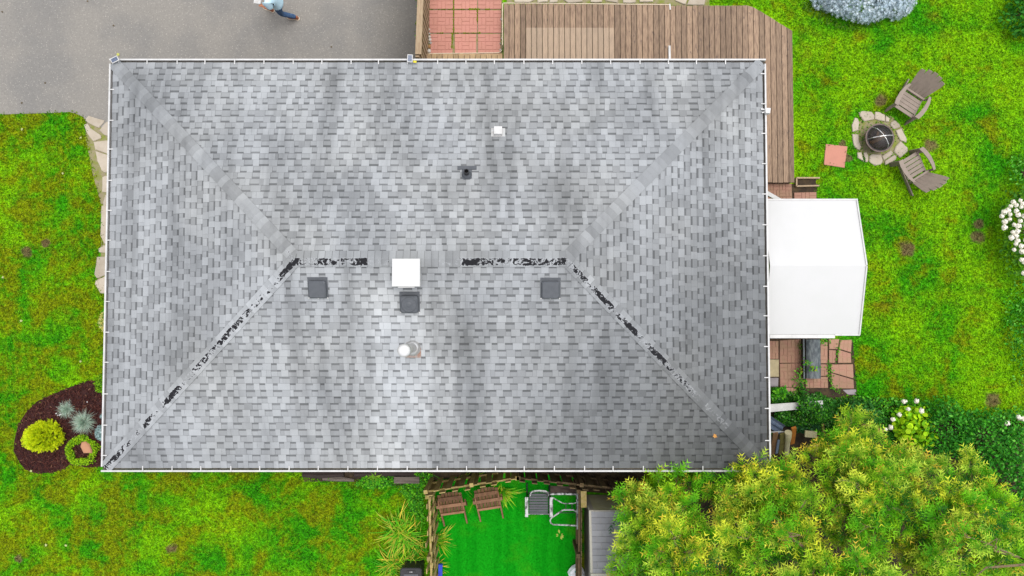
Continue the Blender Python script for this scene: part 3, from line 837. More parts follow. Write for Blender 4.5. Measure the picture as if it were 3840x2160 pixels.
# hip and ridge caps
def caps(p, q, w1, w2, wearfn, half=.138, expo=.142, lt=1.0):
    """p low end, q high end; w1/w2 horizontal unit directions across (w2 = side that may be worn)"""
    p, q = Vector(p), Vector(q); d = q - p; L = d.length; d.normalize()
    n = int(L / expo); expo = L / n
    for i in range(n):
        s0, s1 = i * expo - .012, (i + 1) * expo + .01
        mb = MB(); t = rs.choice([rs.uniform(.92, 1.04), rs.uniform(.70, .88), rs.uniform(.84, 1.0)]) * lt
        rows = []
        for s, h in ((s0, .042), (s1, .026)):
            row = []
            for k in range(9):
                a = (k - 4) / 4.0
                side = w2 if a > 0 else w1
                c = p + d * s + Vector((side[0], side[1], side[2])) * abs(a) * half + Vector((0, 0, h - .010 * abs(a) ** 1.5 + rs.uniform(-.001, .001)))
                row.append(c)
            rows.append(row)
        rows.insert(1, [a_.lerp(b_, .84) for a_, b_ in zip(*rows)])
        for row in rows:
            for k, c in enumerate(row):
                mb.v.append(tuple(c)); mb.pa.append(wearfn(((s0 + s1) / 2) / L, (k - 4) / 4.0))
        for k in range(8):
            mb.face((k + 9, k, k + 1, k + 10), t); mb.face((k + 18, k + 9, k + 10, k + 19), t * .62)  # last strip darkened as the painted shadow of the overlapping cap
        for k in range(9):
            c = rows[0][k]; mb.v.append((c.x, c.y, c.z - .03)); mb.pa.append(0)
        for k in range(8): mb.face((k + 1, k, 27 + k, 28 + k), t * .7)
        for (ia, ib) in ((0, 18), (8, 26)):
            j = len(mb.v); A1, B1 = mb.v[ia], mb.v[ib]
            mb.v += [(A1[0], A1[1], A1[2] - .03), (B1[0], B1[1], B1[2] - .03)]; mb.pa += [0, 0]
            mb.face((ia, ib, j + 1, j) if ia == 0 else (ib, ia, j, j + 1), t * .7)
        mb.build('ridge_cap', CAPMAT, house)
def wing(B, d):
    """unit vector lying in a slope plane, square to d, falling away from the hip"""
    N = Vector((-B[0] * TAN, -B[1] * TAN, 1)).normalized(); v = N.cross(Vector(d).normalized())
    return v if v.z < 0 else -v
def wear_band(lo, hi, amp=1.0):
    def f(a): return amp if lo <= a <= hi else (amp * .35 if lo - .26 <= a <= hi + .26 else 0.0)
    return f
dv = lambda a, b: (Vector(b) - Vector(a))
NB, SB, EB, WB = (0, -1), (0, 1), (-1, 0), (1, 0)
bs = wear_band(-.30, .58, 1.08)
sw = lambda s, a: bs(a) * (1.0 if s > .12 else .95) * (0.88 + .12 * math.sin(s * 21) ** 2) if s > .02 else bs(a)
caps(C0, RA, wing(WB, dv(C0, RA)), wing(SB, dv(C0, RA)), sw, lt=1.16)
caps(C1, RB, wing(EB, dv(C1, RB)), wing(SB, dv(C1, RB)), lambda s, a: bs(a) * (0.86 + .14 * math.sin(s * 24 + 1) ** 2) * (1 if s > .38 else .8 if s > .2 else .3), lt=1.16)
bn = wear_band(-.3, .4)
caps(C3, RA, wing(NB, dv(C3, RA)), wing(WB, dv(C3, RA)), lambda s, a: wear_band(0, .5)(a) * (.85 if s > .93 else .58 if s > .72 else .2))
caps(C2, RB, wing(NB, dv(C2, RB)), wing(EB, dv(C2, RB)), lambda s, a: bn(a) * (.8 if s < .03 else 0.12))
br = wear_band(0.0, .8, 1.06)
def ridge_wear(s, a):
    x = 1 - s
    return br(a) * (1.0 if x < .27 or x > .60 else .75 if x < .33 or x > .53 else .1)
caps((RB[0], RB[1], RB[2] + .006), (RA[0], RA[1], RA[2] + .006), wing(NB, (1, 0, 0)), wing(SB, (1, 0, 0)), ridge_wear, half=.17)

# gutters
def gutter(p, q, inn, ext, step, label=None, deb=DEBRIS):
    p, q = Vector(p), Vector(q); i3 = Vector((inn[0], inn[1], 0)); d = (q - p).normalized(); up = Vector((0, 0, 1))
    mb = MB()
    a, b = p + i3 * .017, q + i3 * .017
    mb.beam((a.x, a.y, 2.70), (b.x, b.y, 2.70), .034, .13)
    a, b = p + i3 * .075, q + i3 * .075
    mb.beam((a.x, a.y, 2.642), (b.x, b.y, 2.642), .065, .012)
    g = mb.build('gutter', WHITE, house)
    mb = MB(); a, b = p + i3 * .076, q + i3 * .076
    mb.beam((a.x, a.y, 2.67), (b.x, b.y, 2.67), .062, .03); mb.build('leaf_litter', deb, g)
    L = (q - p).length; n = int(L / step); base = None
    for k in range(n):
        c = p + d * (step * (k + .35) + rs.uniform(-.02, .02)) + i3 * .065
        if base is None:
            mb = MB(); e = Vector((c.x, c.y, 2.772)); mb.beam(e - i3 * .062, e + i3 * .062, .021, .01)
            base = mb.build('gutter_hanger', WHITE, g); bc = c
        else:
            h = base.copy(); COL.objects.link(h); h.parent = g; h.location = (c.x - bc.x, c.y - bc.y, 0)
gutter((XW, YN, 0), (XE, YN, 0), (0, -1), 0, .635)
gutter((XE, YS, 0), (XW, YS, 0), (0, 1), 0, .635)
gutter((XW, YS + .11, 0), (XW, YN - .11, 0), (1, 0), 0, .665)
gutter((XE, YN - .11, 0), (XE, YS + .11, 0), (-1, 0), 0, .665)
# downspouts
mb = MB(); a, b = W(2511, 226, .36), W(2510, 172, .36); mb.beam((b.x + .02, RYN - .44, .36), (b.x, b.y, .36), .05, .05); mb.build('downspout', WHITE, house)
mb = MB(); a, b = W(2882, 734, 1.6), W(2924, 752, 1.6); mb.beam((a.x - .2, a.y + .1, 1.75), (b.x, b.y, 1.6), .09, .07); mb.build('downspout', WHITE, house)

# ------------------------------------------------------------------ things on the roof
def slope_thing(name, label, cat, px, south=True, group=None, up=0.0, rz=0.0):
    p = WR(*px); return thing(name, label, cat, tuple(p), (TH if south else -TH, 0, rz), group)
def roof_vent(px, label, dish):
    t = slope_thing('roof_vent', label, 'roof vent', px, group='dark grey box vents on the south roof slope')
    mb = MB(); mb.slab([(-.205, -.2), (.205, -.2), (.205, .24), (-.205, .24)], .0, .022, .01); mb.build('flange', DKGREY, t, True)
    mb = MB(); s = .178
    mb.slab([(-s + .03, -s), (s - .03, -s), (s, -s + .03), (s, s - .03), (s - .03, s), (-s + .03, s), (-s, s - .03), (-s, -s + .03)], .02, .115 if not dish else .16, .03)
    h = mb.build('hood', DKGREY, t, True)
    if dish:
        mb = MB(); mb.lathe([(.15, .0), (.155, .006), (.14, .004), (.06, .001), (.055, .004), (.02, .006)], (0, 0, .158), 20); mb.build('dish', DKGREY, h, True, True)
    for x in (-.19, 0, .19):
        mb = MB(); mb.blob((x, -.192, .028), (.018, .018, .012), 6, 4, 0); mb.build('nail_head', WHITE, t, True)
    return t
roof_vent((1193, 1082), 'square dark grey roof vent near the west end of the ridge', False)
roof_vent((1537, 1136), 'square dark grey roof vent with round dish, just below the white box', True)
roof_vent((2064, 1084), 'square dark grey roof vent below the east end of the ridge', False)

p = WR(1522, 1030)
t = thing('chimney_box', 'large white square chimney cover standing just below the ridge', 'chimney', (p.x, p.y, p.z - .15))
q = W(1522, 1022, ZR + .22)
mb = MB(); mb.box((q.x, q.y, (p.z - .15 + ZR + .2) / 2), (.52, .52, ZR + .2 - p.z + .15)); mb.build('shaft', WHITE, t)
mb = MB(); s = .278; mb.slab([(q.x - s, q.y - s), (q.x + s, q.y - s), (q.x + s, q.y + s), (q.x - s, q.y + s)], ZR + .18, ZR + .22, .012); mb.build('lid', CANOPYW, t)
mb = MB(); mb.box((q.x, q.y - s - .005, ZR + .15), (.33, .03, .03)); mb.build('front_lip', WHITE, t)

p = WR(1548, 1308); tz = p.z + 1.34
t = thing('flue_pipe', 'tall round metal flue with a white cap and rusty base on the south slope', 'flue', tuple(p), (TH, 0, 0))
mb = MB(); mb.slab([(-.16, -.19), (.17, -.19), (.17, .02), (.12, .14), (0, .18), (-.12, .14), (-.16, .02)], 0, .02, .006); mb.build('flashing', RUST, t, True)
mb = MB()
Mi = Matrix.Rotation(-TH, 3, 'X')
def vt(mb_): 
    mb_.v = [tuple(Mi @ Vector(v)) for v in mb_.v]; return mb_
mb.lathe([(.175, -.03), (.16, .05), (.125, .11), (.122, .115)], (0, 0.02, 0), 20); vt(mb).build('collar', GALV, t, True, True)
mb = MB(); mb.lathe([(.098, .0), (.098, 1.25)], (0, 0.02, 0), 20); vt(mb).build('pipe', GALV, t, True, True)
mb = MB(); mb.lathe([(.128, 1.22), (.128, 1.30), (.122, 1.32)], (0, 0.02, 0), 24, capb=True); vt(mb).build('cap_rim', GALV, t, True, True)
mb = MB(); mb.lathe([(.108, 1.318), (.105, 1.335), (.06, 1.342)], (0, 0.02, 0), 24); vt(mb).build('cap_top', CANOPYW, t, True, True)

t = slope_thing('plumbing_vent', 'dark grey plumbing vent stub on a T shaped flange, north slope', 'vent pipe', (1751, 653), False)
mb = MB(); mb.slab([(-.105, -.10), (-.06, -.13), (.06, -.13), (.105, -.10), (.105, .12), (-.105, .12)], 0, .02, .006); mb.slab([(-.2, .10), (.2, .10), (.2, .18), (-.2, .18)], .0, .026, .006)
mb.build('flange', DKGREY, t, True)
mb = MB(); mb.lathe([(.1, .0), (.1, .02), (.075, .05), (.055, .10)], (0, -.03, 0), 18, capt=False); mb.build('boot', DKGREY, t, True, True)
mb = MB(); mb.lathe([(.055, .0), (.055, .2), (.042, .2), (.042, .08)], (0, -.03, 0), 16, capt=False); mb.build('pipe', BLACK, t, True)
mb = MB(); mb.lathe([(.042, .12)], (0, -.03, 0), 16); mb.build('pipe_mouth', HOLE, t, True)

t = slope_thing('exhaust_hood', 'small white hooded exhaust vent on the north slope', 'vent', (1868, 497), False)
mb = MB(); mb.slab([(-.15, -.10), (.15, -.10), (.15, .10), (-.15, .10)], 0, .012, .004); mb.build('flange', GALV, t, True)
mb = MB()
a, w_, h = .085, .085, .1
mb.hexa([(-w_, -.085, .01), (w_, -.085, .01), (w_, .085, .01), (-w_, .085, .01)], [(-w_, -.085, .10), (w_, -.085, .10), (w_, .075, .13), (-w_, .075, .13)])
mb.build('hood', WHITE, t, True)

def solar(px, z, w, h, rz, tilt, label, extra):
    c = W(*px, z); t = thing('solar_light', label, 'solar light', tuple(c), (tilt, 0, rz), 'solar panel lights on the north gutter')
    mb = MB(); mb.box((0, 0, 0), (w, h, .02)); mb.build('frame', WHITE, t, True)
    mb = MB(); mb.box((0, 0, .0115), (w - .03, h - .03, .004)); mb.build('panel', PVCELL, t, True)
    mb = MB(); mb.tube([(0, 0, -.01), (0, .02, -.12)], .012); mb.build('bracket', BLACK, t, True)
    if extra: mb = MB(); mb.box((w / 2 + .05, -.06, -.02), (.07, .045, .03)); mb.build('lamp_head', YELLOW, t, True)
solar((430, 223.5), 2.87, .172, .11, R(27), R(8), 'small solar panel tilted across the north-west gutter corner', False)
solar((1537.5, 219), 2.87, .118, .165, R(-4), R(8), 'small upright solar panel with yellow lamp on the north gutter', True)

c = W(2880, 413, 2.9)
t = thing('security_light', 'white boxy security light clipped to the east gutter', 'light', (c.x, c.y, 2.72))
mb = MB(); mb.beam((c.x - .12, c.y + .05, 2.8), (c.x + .02, c.y + .02, 2.82), .03, .03); mb.beam((c.x - .1, c.y - .03, 2.8), (c.x + .02, c.y + .0, 2.82), .025, .025); mb.build('bracket', WHITE, t)
mb = MB(); mb.hexa([(c.x - .04, c.y - .06, 2.78), (c.x + .06, c.y - .07, 2.78), (c.x + .075, c.y + .06, 2.78), (c.x - .05, c.y + .065, 2.78)], [(c.x - .04, c.y - .055, 2.87), (c.x + .055, c.y - .06, 2.87), (c.x + .07, c.y + .055, 2.87), (c.x - .05, c.y + .06, 2.87)]); mb.build('lamp_housing', WHITE, t)

# ================================================================== DECK
deck = thing('wooden_deck', 'weathered brown plank deck wrapping the north-east corner of the house', 'deck', (2.5, 6.3, 0))
DZ = .30
def px2(x, y): return W(x, y, DZ).to_2d()
xl, xr = px2(1888, 100).x, px2(2976, 400).x
pitch = (xr - xl) / 52
step_x = px2(2511, 20).x
ch0, ch1 = px2(2817, 22), px2(2963, 110)
ytop1, ytop2 = px2(2100, 14).y, px2(2650, 21).y
ybot = px2(2950, 684).y
deck_wall_y, deck_wall_x = wy1 + .1, wx1 + .1
for i in range(52):
    a, b = xl + i * pitch + .0045, xl + (i + 1) * pitch - .0045
    m = (a + b) / 2
    def top(x):
        y = ytop1 if m < step_x else ytop2
        if x > ch0.x: y = min(y, ch0.y + (ch1.y - ch0.y) * (x - ch0.x) / (ch1.x - ch0.x))
        return y
    y0 = deck_wall_y if m < deck_wall_x else ybot + rs.uniform(-.006, .006)
    e = rs.uniform(-.008, .008); dz = rs.uniform(-.003, .003)
    mb = MB(); mb.hexa([(a, y0, DZ - .035), (b, y0, DZ - .035), (b, top(b) + e, DZ - .035), (a, top(a) + e, DZ - .035)], [(a + .003, y0, DZ + dz), (b - .003, y0, DZ + dz), (b - .003, top(b) + e, DZ + dz), (a + .003, top(a) + e, DZ + dz)])
    mb.build('deck_board', DECKW, deck)
mb = MB()
def rim(p, q): mb.beam((p[0], p[1], .14), (q[0], q[1], .14), .04, .24)
ri = .04
rim((xl + ri, deck_wall_y), (xl + ri, ytop1 - ri)); rim((xl + ri, ytop1 - ri), (step_x, ytop1 - ri)); rim((step_x, ytop2 - ri), (ch0.x, ch0.y - ri)); rim((ch0.x, ch0.y - ri), (ch1.x - ri, ch1.y - ri)); rim((xr - ri, ch1.y), (xr - ri, ybot + ri)); rim((xr - ri, ybot + ri), (deck_wall_x, ybot + ri))
mb.build('rim_joist', DARKWOOD, deck)
mb = MB(); e = px2(2511, 20)
mb.beam((e.x, ytop1 - .01, DZ + .012), (e.x + .012, ytop1 - .16, DZ + .012), .035, .02); mb.build('pipe_end', WHITE, deck)
# short boards between house and red patio
wk = thing('boardwalk', 'short yellowish boards laid along the house below the red patio', 'boardwalk', (-1.2, 5.6, 0))
x0, x1 = W(1597, 210, .2).x, W(1885, 210, .2).x; ya = W(1700, 201, .2).y
n = 14; ww = (x1 - x0) / n
for i in range(n):
    mb = MB(); a = x0 + i * ww; mb.hexa([(a + .004, wy1 + .1, .165), (a + ww - .004, wy1 + .1, .165), (a + ww - .004, ya, .165), (a + .004, ya, .165)], [(a + .006, wy1 + .1, .2), (a + ww - .006, wy1 + .1, .2), (a + ww - .006, ya + rs.uniform(-.006, .006), .2), (a + .006, ya + rs.uniform(-.006, .006), .2)])
    mb.build('short_board', SHORTW, wk)
mb = MB(); mb.beam((x0, ya - .05, .08), (x1, ya - .05, .08), .04, .16); mb.build('rim_joist', DARKWOOD, wk)
# cream cable round the deck edge
pts = [(1600, 230, .23), (1600, 214, .22), (1603, 205, .1), (1608, 201, .07), (1640, 200.5, .06), (1740, 199.5, .06), (1866, 198, .06), (1876, 195, .07), (1883, 186, .1), (1884, 168, .3), (1884, 100, .31), (1883.5, 60, .31), (1885, 14, .31), (1888, 11.5, .31), (1900, 11.5, .31), (2100, 13, .305), (2509, 17.5, .305)]
mb = MB(); mb.tube([W(*q) for q in pts], .011, 6); tag(mb.build('cable', CREAM), 'thin cream cable run along the edges of deck and red patio', 'cable')
# ================================================================== FENCES
def fence(label, p, q, h, mat, pw=.135, gap=.012, both=True, group='wooden fences', side=1, railmat=None, cap=None, seed=1, hv=.04, lean=.0, sep=.036, posts=1.8, end_rail=True):
    r = random.Random(seed); p, q = Vector(p), Vector(q); d = (q - p); L = d.length; d.normalize(); s = Vector((-d.y, d.x)) * side
    t = thing('wood_fence', label, 'fence', (p.x, p.y, 0), group=group)
    mb = MB()
    for z in (.35, h - .25):
        mb.beam((p.x, p.y, z), (q.x, q.y, z), .045, .09)
    mb.build('rail', railmat or mat, t)
    k = int(L / posts) + 1
    for i in range(k + 1):
        c = p + d * (L * i / k); mb = MB(); c2 = c - s * .03
        mb.box((c2.x, c2.y, h / 2 - .02), (.09, .09, h - .04), math.atan2(d.y, d.x)); mb.build('post', railmat or mat, t)
    if cap: 
        mb = MB(); mb.beam((p.x, p.y, h + .02), (q.x, q.y, h + .02), cap, .035); mb.build('top_rail', mat, t)
    n = int(L / (pw + gap))
    for i in range(n):
        c = p + d * ((i + .5) * L / n) + s * (sep if (not both or i % 2 == 0) else -sep)
        hh = h + r.uniform(-hv, hv) - (.01 if cap else 0); ang = r.uniform(-.02, .02); a = d * (pw / 2 * r.uniform(.92, 1.02)); th = s * .011
        tp = d * (ang * hh) + s * r.uniform(-lean, lean)
        b = [c - a - th, c + a - th, c + a + th, c - a + th]; 
        mb = MB(); mb.hexa([(v.x, v.y, .03) for v in b], [(v.x + tp.x, v.y + tp.y, hh) for v in b]); mb.build('picket', mat, t)
    return t
V2 = lambda x, y, z: W(x, y, z).to_2d()
HN = 1.5
fence('pale wooden fence with flat top rail between the driveway and the red patio', V2(1569, 205, HN), V2(1584, -170, HN), HN, FENCEP, both=False, side=-1, cap=.145, seed=3, pw=.1, gap=.045)
fence('mossy board-on-board fence along the west side of the artificial turf', V2(1606, 1866, HN), V2(1618, 2330, HN), HN, FENCEW, both=True, seed=4, hv=.04, lean=.03, side=1, sep=.06, pw=.115, gap=.03)
fence('mossy picket fence behind the two brown wooden chairs, under the south gutter', V2(1596, 1852, HN), V2(1940, 1800, HN), HN, FENCEW, both=True, seed=5, hv=.07, side=-1, lean=.02)
fence('dark picket fence running east behind the black rocking chair and shed', V2(1944, 1800, HN), V2(2420, 1852, HN), HN, FENCED, both=True, seed=6, hv=.06, side=-1, lean=.02)
f4 = fence('thin brown fence dividing the artificial turf from the grey shed', V2(2176, 1846, 1.25), V2(2173, 2330, 1.25), 1.25, FENCED, both=False, seed=8, hv=.01, side=1, pw=.14, gap=.004)
mb = MB(); a, b = W(2187, 1838, 1.3), W(2187, 1905, 1.45); mb.beam((a.x, a.y, 1.36), (b.x + .02, b.y, 1.36), .13, .10); mb.build('post_cap', FENCEW, f4)

# ================================================================== SHED
sx0, sy0, sz = W(2212, 1918, 1.7).x, W(2212, 1918, 1.7).y, 1.7
sx1 = sx0 + 1.9
srid = W(2300, 2155, 2.0).y
shed = thing('garden_shed', 'small beige garden shed with grey shingle-look roof beside the turf, half under the conifer', 'shed', (sx0 + .9, sy0 - 1.2, 0))
sy1 = 2 * srid - sy0
zr = 2.0
mb = MB()
for (a, b) in [((sx0 + .05, sy0 - .05), (sx1 - .05, sy0 - .05)), ((sx1 - .05, sy0 - .05), (sx1 - .05, sy1 + .05)), ((sx1 - .05, sy1 + .05), (sx0 + .05, sy1 + .05)), ((sx0 + .05, sy1 + .05), (sx0 + .05, sy0 - .05))]:
    mb.beam((a[0], a[1], .84), (b[0], b[1], .84), .05, 1.66)
mb.build('wall', SHEDP, shed)
for i in range(13):
    z = .1 + i * .122; mb = MB()
    mb.hexa([(sx0 + .1, sy0 - .03, z), (sx1 - .1, sy0 - .03, z), (sx1 - .1, sy0 + .012, z), (sx0 + .1, sy0 + .012, z)], [(sx0 + .1, sy0 - .03, z + .116), (sx1 - .1, sy0 - .03, z + .116), (sx1 - .1, sy0 - .012, z + .116), (sx0 + .1, sy0 - .012, z + .116)])
    mb.build('siding_board', SHEDS, shed)
mb = MB(); mb.box((sx0 + .05, sy0 - .01, .84), (.1, .07, 1.66)); mb.build('corner_trim', SHEDP, shed)
mb = MB()
mb.hexa([(sx0 - .02, sy0 + .02, sz - .06), (sx1, sy0 + .02, sz - .06), (sx1, srid, zr - .06), (sx0 - .02, srid, zr - .06)], [(sx0 - .02, sy0 + .02, sz - .01), (sx1, sy0 + .02, sz - .01), (sx1, srid, zr - .01), (sx0 - .02, srid, zr - .01)])
mb.hexa([(sx0 - .02, srid, zr - .06), (sx1, srid, zr - .06), (sx1, sy1, sz - .06), (sx0 - .02, sy1, sz - .06)], [(sx0 - .02, srid, zr - .01), (sx1, srid, zr - .01), (sx1, sy1, sz - .01), (sx0 - .02, sy1, sz - .01)])
mb.build('roof', SHEDP, shed)
nr = 10
for r_ in range(nr):
    y0, y1 = sy0 + (srid - sy0) * r_ / nr, sy0 + (srid - sy0) * (r_ + 1) / nr
    z0, z1 = sz + (zr - sz) * r_ / nr, sz + (zr - sz) * (r_ + 1) / nr
    x = sx0 + .03 - (.0 if r_ % 2 else .1)
    while x < sx1 - .02:
        a, b = max(x, sx0 + .03) + .003, min(x + .21, sx1) - .003; x += .21
        if b - a < .04: continue
        mb = MB(); mb.hexa([(a, y0, z0 - .01), (b, y0, z0 - .01), (b, y1 + .003, z1 - .01), (a, y1 + .003, z1 - .01)], [(a, y0, z0 + .014), (b, y0, z0 + .014), (b, y1 + .003, z1 + .004), (a, y1 + .003, z1 + .004)])
        mb.build('roof_tile', SHEDR, shed)
mb = MB(); mb.beam((sx0 - .02, srid, zr + .02), (sx1, srid, zr + .02), .07, .03); mb.build('ridge_strip', SHEDP, shed)

# ================================================================== WHITE CANOPY
tr, pk, br_ = W(3214, 750, 2.15), W(3251, 996, 2.56), W(3224, 1254, 2.15)
xl2 = W(2872, 900, 2.3).x
can = thing('patio_canopy', 'white gabled patio canopy standing against the east gutter', 'canopy', ((xl2 + tr.x) / 2, pk.y, 0))
for (e, nm) in ((tr, 1), (br_, -1)):
    npan = 1
    mb = MB()
    b = [(xl2, e.y, e.z - .03), (e.x, e.y, e.z - .03), (pk.x, pk.y, pk.z - .03), (xl2, pk.y, pk.z - .03)]
    if nm > 0: b = b[::-1]
    mb.hexa(b, [(x, y, z + .03) for x, y, z in b]); mb.build('roof_panel', CANOPYW, can)
mb = MB(); mb.beam((xl2, tr.y + .012, tr.z - .03), (tr.x + .01, tr.y + .012, tr.z - .03), .03, .09); mb.build('fascia', WHITE, can)
mb = MB(); a = W(2884, 1257, 2.1); b = W(3127, 1255, 2.1); mb.beam((a.x, br_.y - .045, 2.12), (b.x, br_.y - .045, 2.12), .08, .07); mb.build('eave_gutter', WHITE, can)
mb = MB(); mb.beam((b.x, br_.y - .012, br_.z - .03), (br_.x, br_.y - .012, br_.z - .03), .03, .09); mb.build('fascia', WHITE, can)
for (e) in (tr, br_): mb = MB(); mb.beam((e.x - .01, e.y, e.z - .02), (pk.x - .01, pk.y, pk.z - .02), .03, .09); mb.build('barge_board', WHITE, can)
for (x, y) in ((tr.x - .35, tr.y - .25), (tr.x - .35, br_.y + .25), (xl2 + .25, tr.y - .25), (xl2 + .25, br_.y + .25)):
    mb = MB(); mb.box((x, y, 1.06), (.09, .09, 2.12)); mb.build('post', WHITE, can)

# ================================================================== FIRE PIT AND SEATS
fp = W(3299, 517, .35)
OX, OY, SCU = 3080, 220, 2.787
ring = tag(MB().slab(WP(cu([(600 + 270 * math.cos(2 * math.pi * k / 18) * (1 + .05 * math.sin(k * 3)), 835 + 265 * math.sin(2 * math.pi * k / 18)) for k in range(18)], OX, OY, SCU)), 0, .012, .008).build('fire_pit_surround', SAND), 'ring of pale flagstones set in sandy soil around the fire bowl', 'stone ring')
for k in [[(385, 565), (430, 550), (520, 560), (548, 600), (545, 640), (440, 660), (400, 610)], [(555, 560), (600, 562), (658, 595), (657, 658), (600, 650), (555, 635)], [(666, 598), (705, 625), (700, 665), (664, 660)],
          [(720, 670), (760, 645), (810, 690), (815, 720), (750, 740), (715, 700)], [(770, 755), (825, 730), (850, 775), (885, 840), (880, 880), (815, 855)], [(820, 865), (895, 935), (895, 970), (815, 1040), (750, 975), (770, 920)],
          [(655, 1075), (758, 1007), (778, 1035), (770, 1060), (660, 1115)], [(628, 1020), (720, 960), (750, 995), (648, 1066)], [(495, 1020), (520, 1000), (618, 1005), (638, 1080), (610, 1110), (550, 1120), (495, 1080)],
          [(430, 985), (465, 980), (485, 1020), (480, 1080), (455, 1085)], [(368, 985), (415, 980), (440, 1080), (375, 1040)], [(315, 790), (380, 795), (385, 860), (410, 930), (390, 960), (335, 920), (325, 860)], [(345, 620), (375, 630), (388, 670), (380, 750), (320, 770), (313, 700)]]:
    stone(WP(cu(k, OX, OY, SCU)), .002, .05, STONE, ring, bevel=.02)
t = thing('fire_pit', 'round rusty fire bowl under a domed spark screen', 'fire pit', (fp.x, fp.y, .0))
mb = MB(); mb.lathe([(.15, .05), (.24, .10), (.31, .22), (.33, .33), (.365, .345), (.365, .36), (.325, .36), (.30, .25), (.2, .14), (.0, .12)], (fp.x, fp.y, 0), 28, capt=False); mb.build('bowl', IRON, t, smooth=True)
for k in range(3):
    a = 2.1 * k + .4; mb = MB(); mb.beam((fp.x + .2 * math.cos(a), fp.y + .2 * math.sin(a), .2), (fp.x + .26 * math.cos(a), fp.y + .26 * math.sin(a), .0), .04, .03, up=(0, 1, .1)); mb.build('foot', IRON, t)
for k in range(5):
    a = rs.uniform(0, 3.1); l = rs.uniform(.12, .2); c = (fp.x + rs.uniform(-.08, .08), fp.y + rs.uniform(-.1, .08)); mb = MB(); mb.beam((c[0] - l * math.cos(a), c[1] - l * math.sin(a), .2 + k * .02), (c[0] + l * math.cos(a), c[1] + l * math.sin(a), .22 + k * .02), .06, .05); mb.build('firewood', BROWNW, t)
m, nt, b = nmat('spark_mesh'); b.inputs['Base Color'].default_value = (.015, .014, .013, 1); b.inputs['Roughness'].default_value = .5; b.inputs['Alpha'].default_value = .55
mb = MB(); mb.lathe([(.318, .36), (.30, .42), (.24, .50), (.15, .55), (.06, .57), (.0, .572)], (fp.x, fp.y, 0), 28, capt=False); mb.build('spark_screen', m, t, smooth=True)
mb = MB()
for a in (.12, .12 + math.pi / 2 + .5):
    mb.tube([(fp.x + rr * math.cos(a), fp.y + rr * math.sin(a), z) for rr, z in ((-.315, .365), (-.24, .507), (-.1, .57), (.05, .58), (.15, .557), (.24, .507), (.315, .365))], .012, 6)
mb.build('screen_band', GALV, t)
mb = MB(); mb.lathe([(.315, .355), (.325, .37), (.31, .375)], (fp.x, fp.y, 0), 28, capt=False); mb.build('screen_rim', BLACK, t)

def adirondack(loc, ang, label):
    t = thing('adirondack_chair', label, 'garden chair', loc, (0, 0, ang), 'taupe plastic chairs by the fire pit')
    for i in range(5):
        y = -.25 + i * .105; z = .37 - .02 * i - (.03 if i == 0 else 0); mb = MB(); hw_ = .044; mb.hexa([(-.26, y - hw_, z - .02), (.26, y - hw_, z - .02), (.26, y + hw_, z - .022), (-.26, y + hw_, z - .022)], [(-.26, y - hw_, z), (.26, y - hw_, z), (.26, y + hw_, z - .003), (-.26, y + hw_, z - .003)]); mb.build('seat_slat', TAUPE, t, True)
    mb = MB(); mb.beam((-.27, .27, .32), (.27, .27, .32), .05, .06); mb.build('back_brace', TAUPE, t, True)
    for i in range(5):
        u = (i - 2) / 2; x0, x1 = u * .19, u * .285; l = 1 - .13 * u * u; y1, z1 = .27 + .42 * l, .27 + .62 * l
        mb = MB(); p, q = Vector((x0, .27, .28)), Vector((x1, y1, z1)); mb.beam(p, p.lerp(q, .82), .088, .022, up=(0, -.6, .4), w2=.140); 
        c = p.lerp(q, .82); e = q; mb.beam(c, e, .140, .022, up=(0, -.6, .4), w2=.112); mb.build('back_slat', TAUPE, t, True)
    for s in (-1, 1):
        mb = MB(); P = [(.30, -.33, .055), (.335, -.2, .055), (.35, -.02, .05), (.335, .16, .042), (.295, .30, .03)]
        n0 = len(mb.v)
        for (x, y, hw) in P:
            for dx, z in ((-hw, .555), (hw, .555), (hw, .53), (-hw, .53)): mb.v.append((s * x + dx, y, z - .02 * max(0, y)))
        for i in range(len(P) - 1):
            for k in range(4):
                a, b_ = n0 + 4 * i + k, n0 + 4 * i + (k + 1) % 4; mb.face((a, b_, b_ + 4, a + 4))
        mb.face((n0 + 3, n0 + 2, n0 + 1, n0)); e = n0 + 4 * (len(P) - 1); mb.face((e, e + 1, e + 2, e + 3)); mb.build('arm', TAUPE, t, True)
        mb = MB(); mb.beam((s * .30, -.33, 0), (s * .30, -.27, .53), .035, .12, up=(0, 1, 0)); mb.build('front_leg', TAUPE, t, True)
        mb = MB(); mb.beam((s * .27, -.28, .33), (s * .27, .62, .05), .03, .1); mb.build('rear_leg', TAUPE, t, True)
        mb = MB(); mb.beam((s * .30, .28, .30), (s * .30, .28, .52), .03, .05, up=(0, 1, 0)); mb.build('arm_support', TAUPE, t, True)
    return t
c = W(3412, 384, .36); adirondack((c.x, c.y, 0), -math.atan2(.56, .83), 'taupe slatted garden chair north-east of the fire pit, back turned to the far lawn')
c = W(3428, 626, .36); adirondack((c.x, c.y, 0), -math.atan2(.52, -.85), 'taupe slatted garden chair south-east of the fire pit')

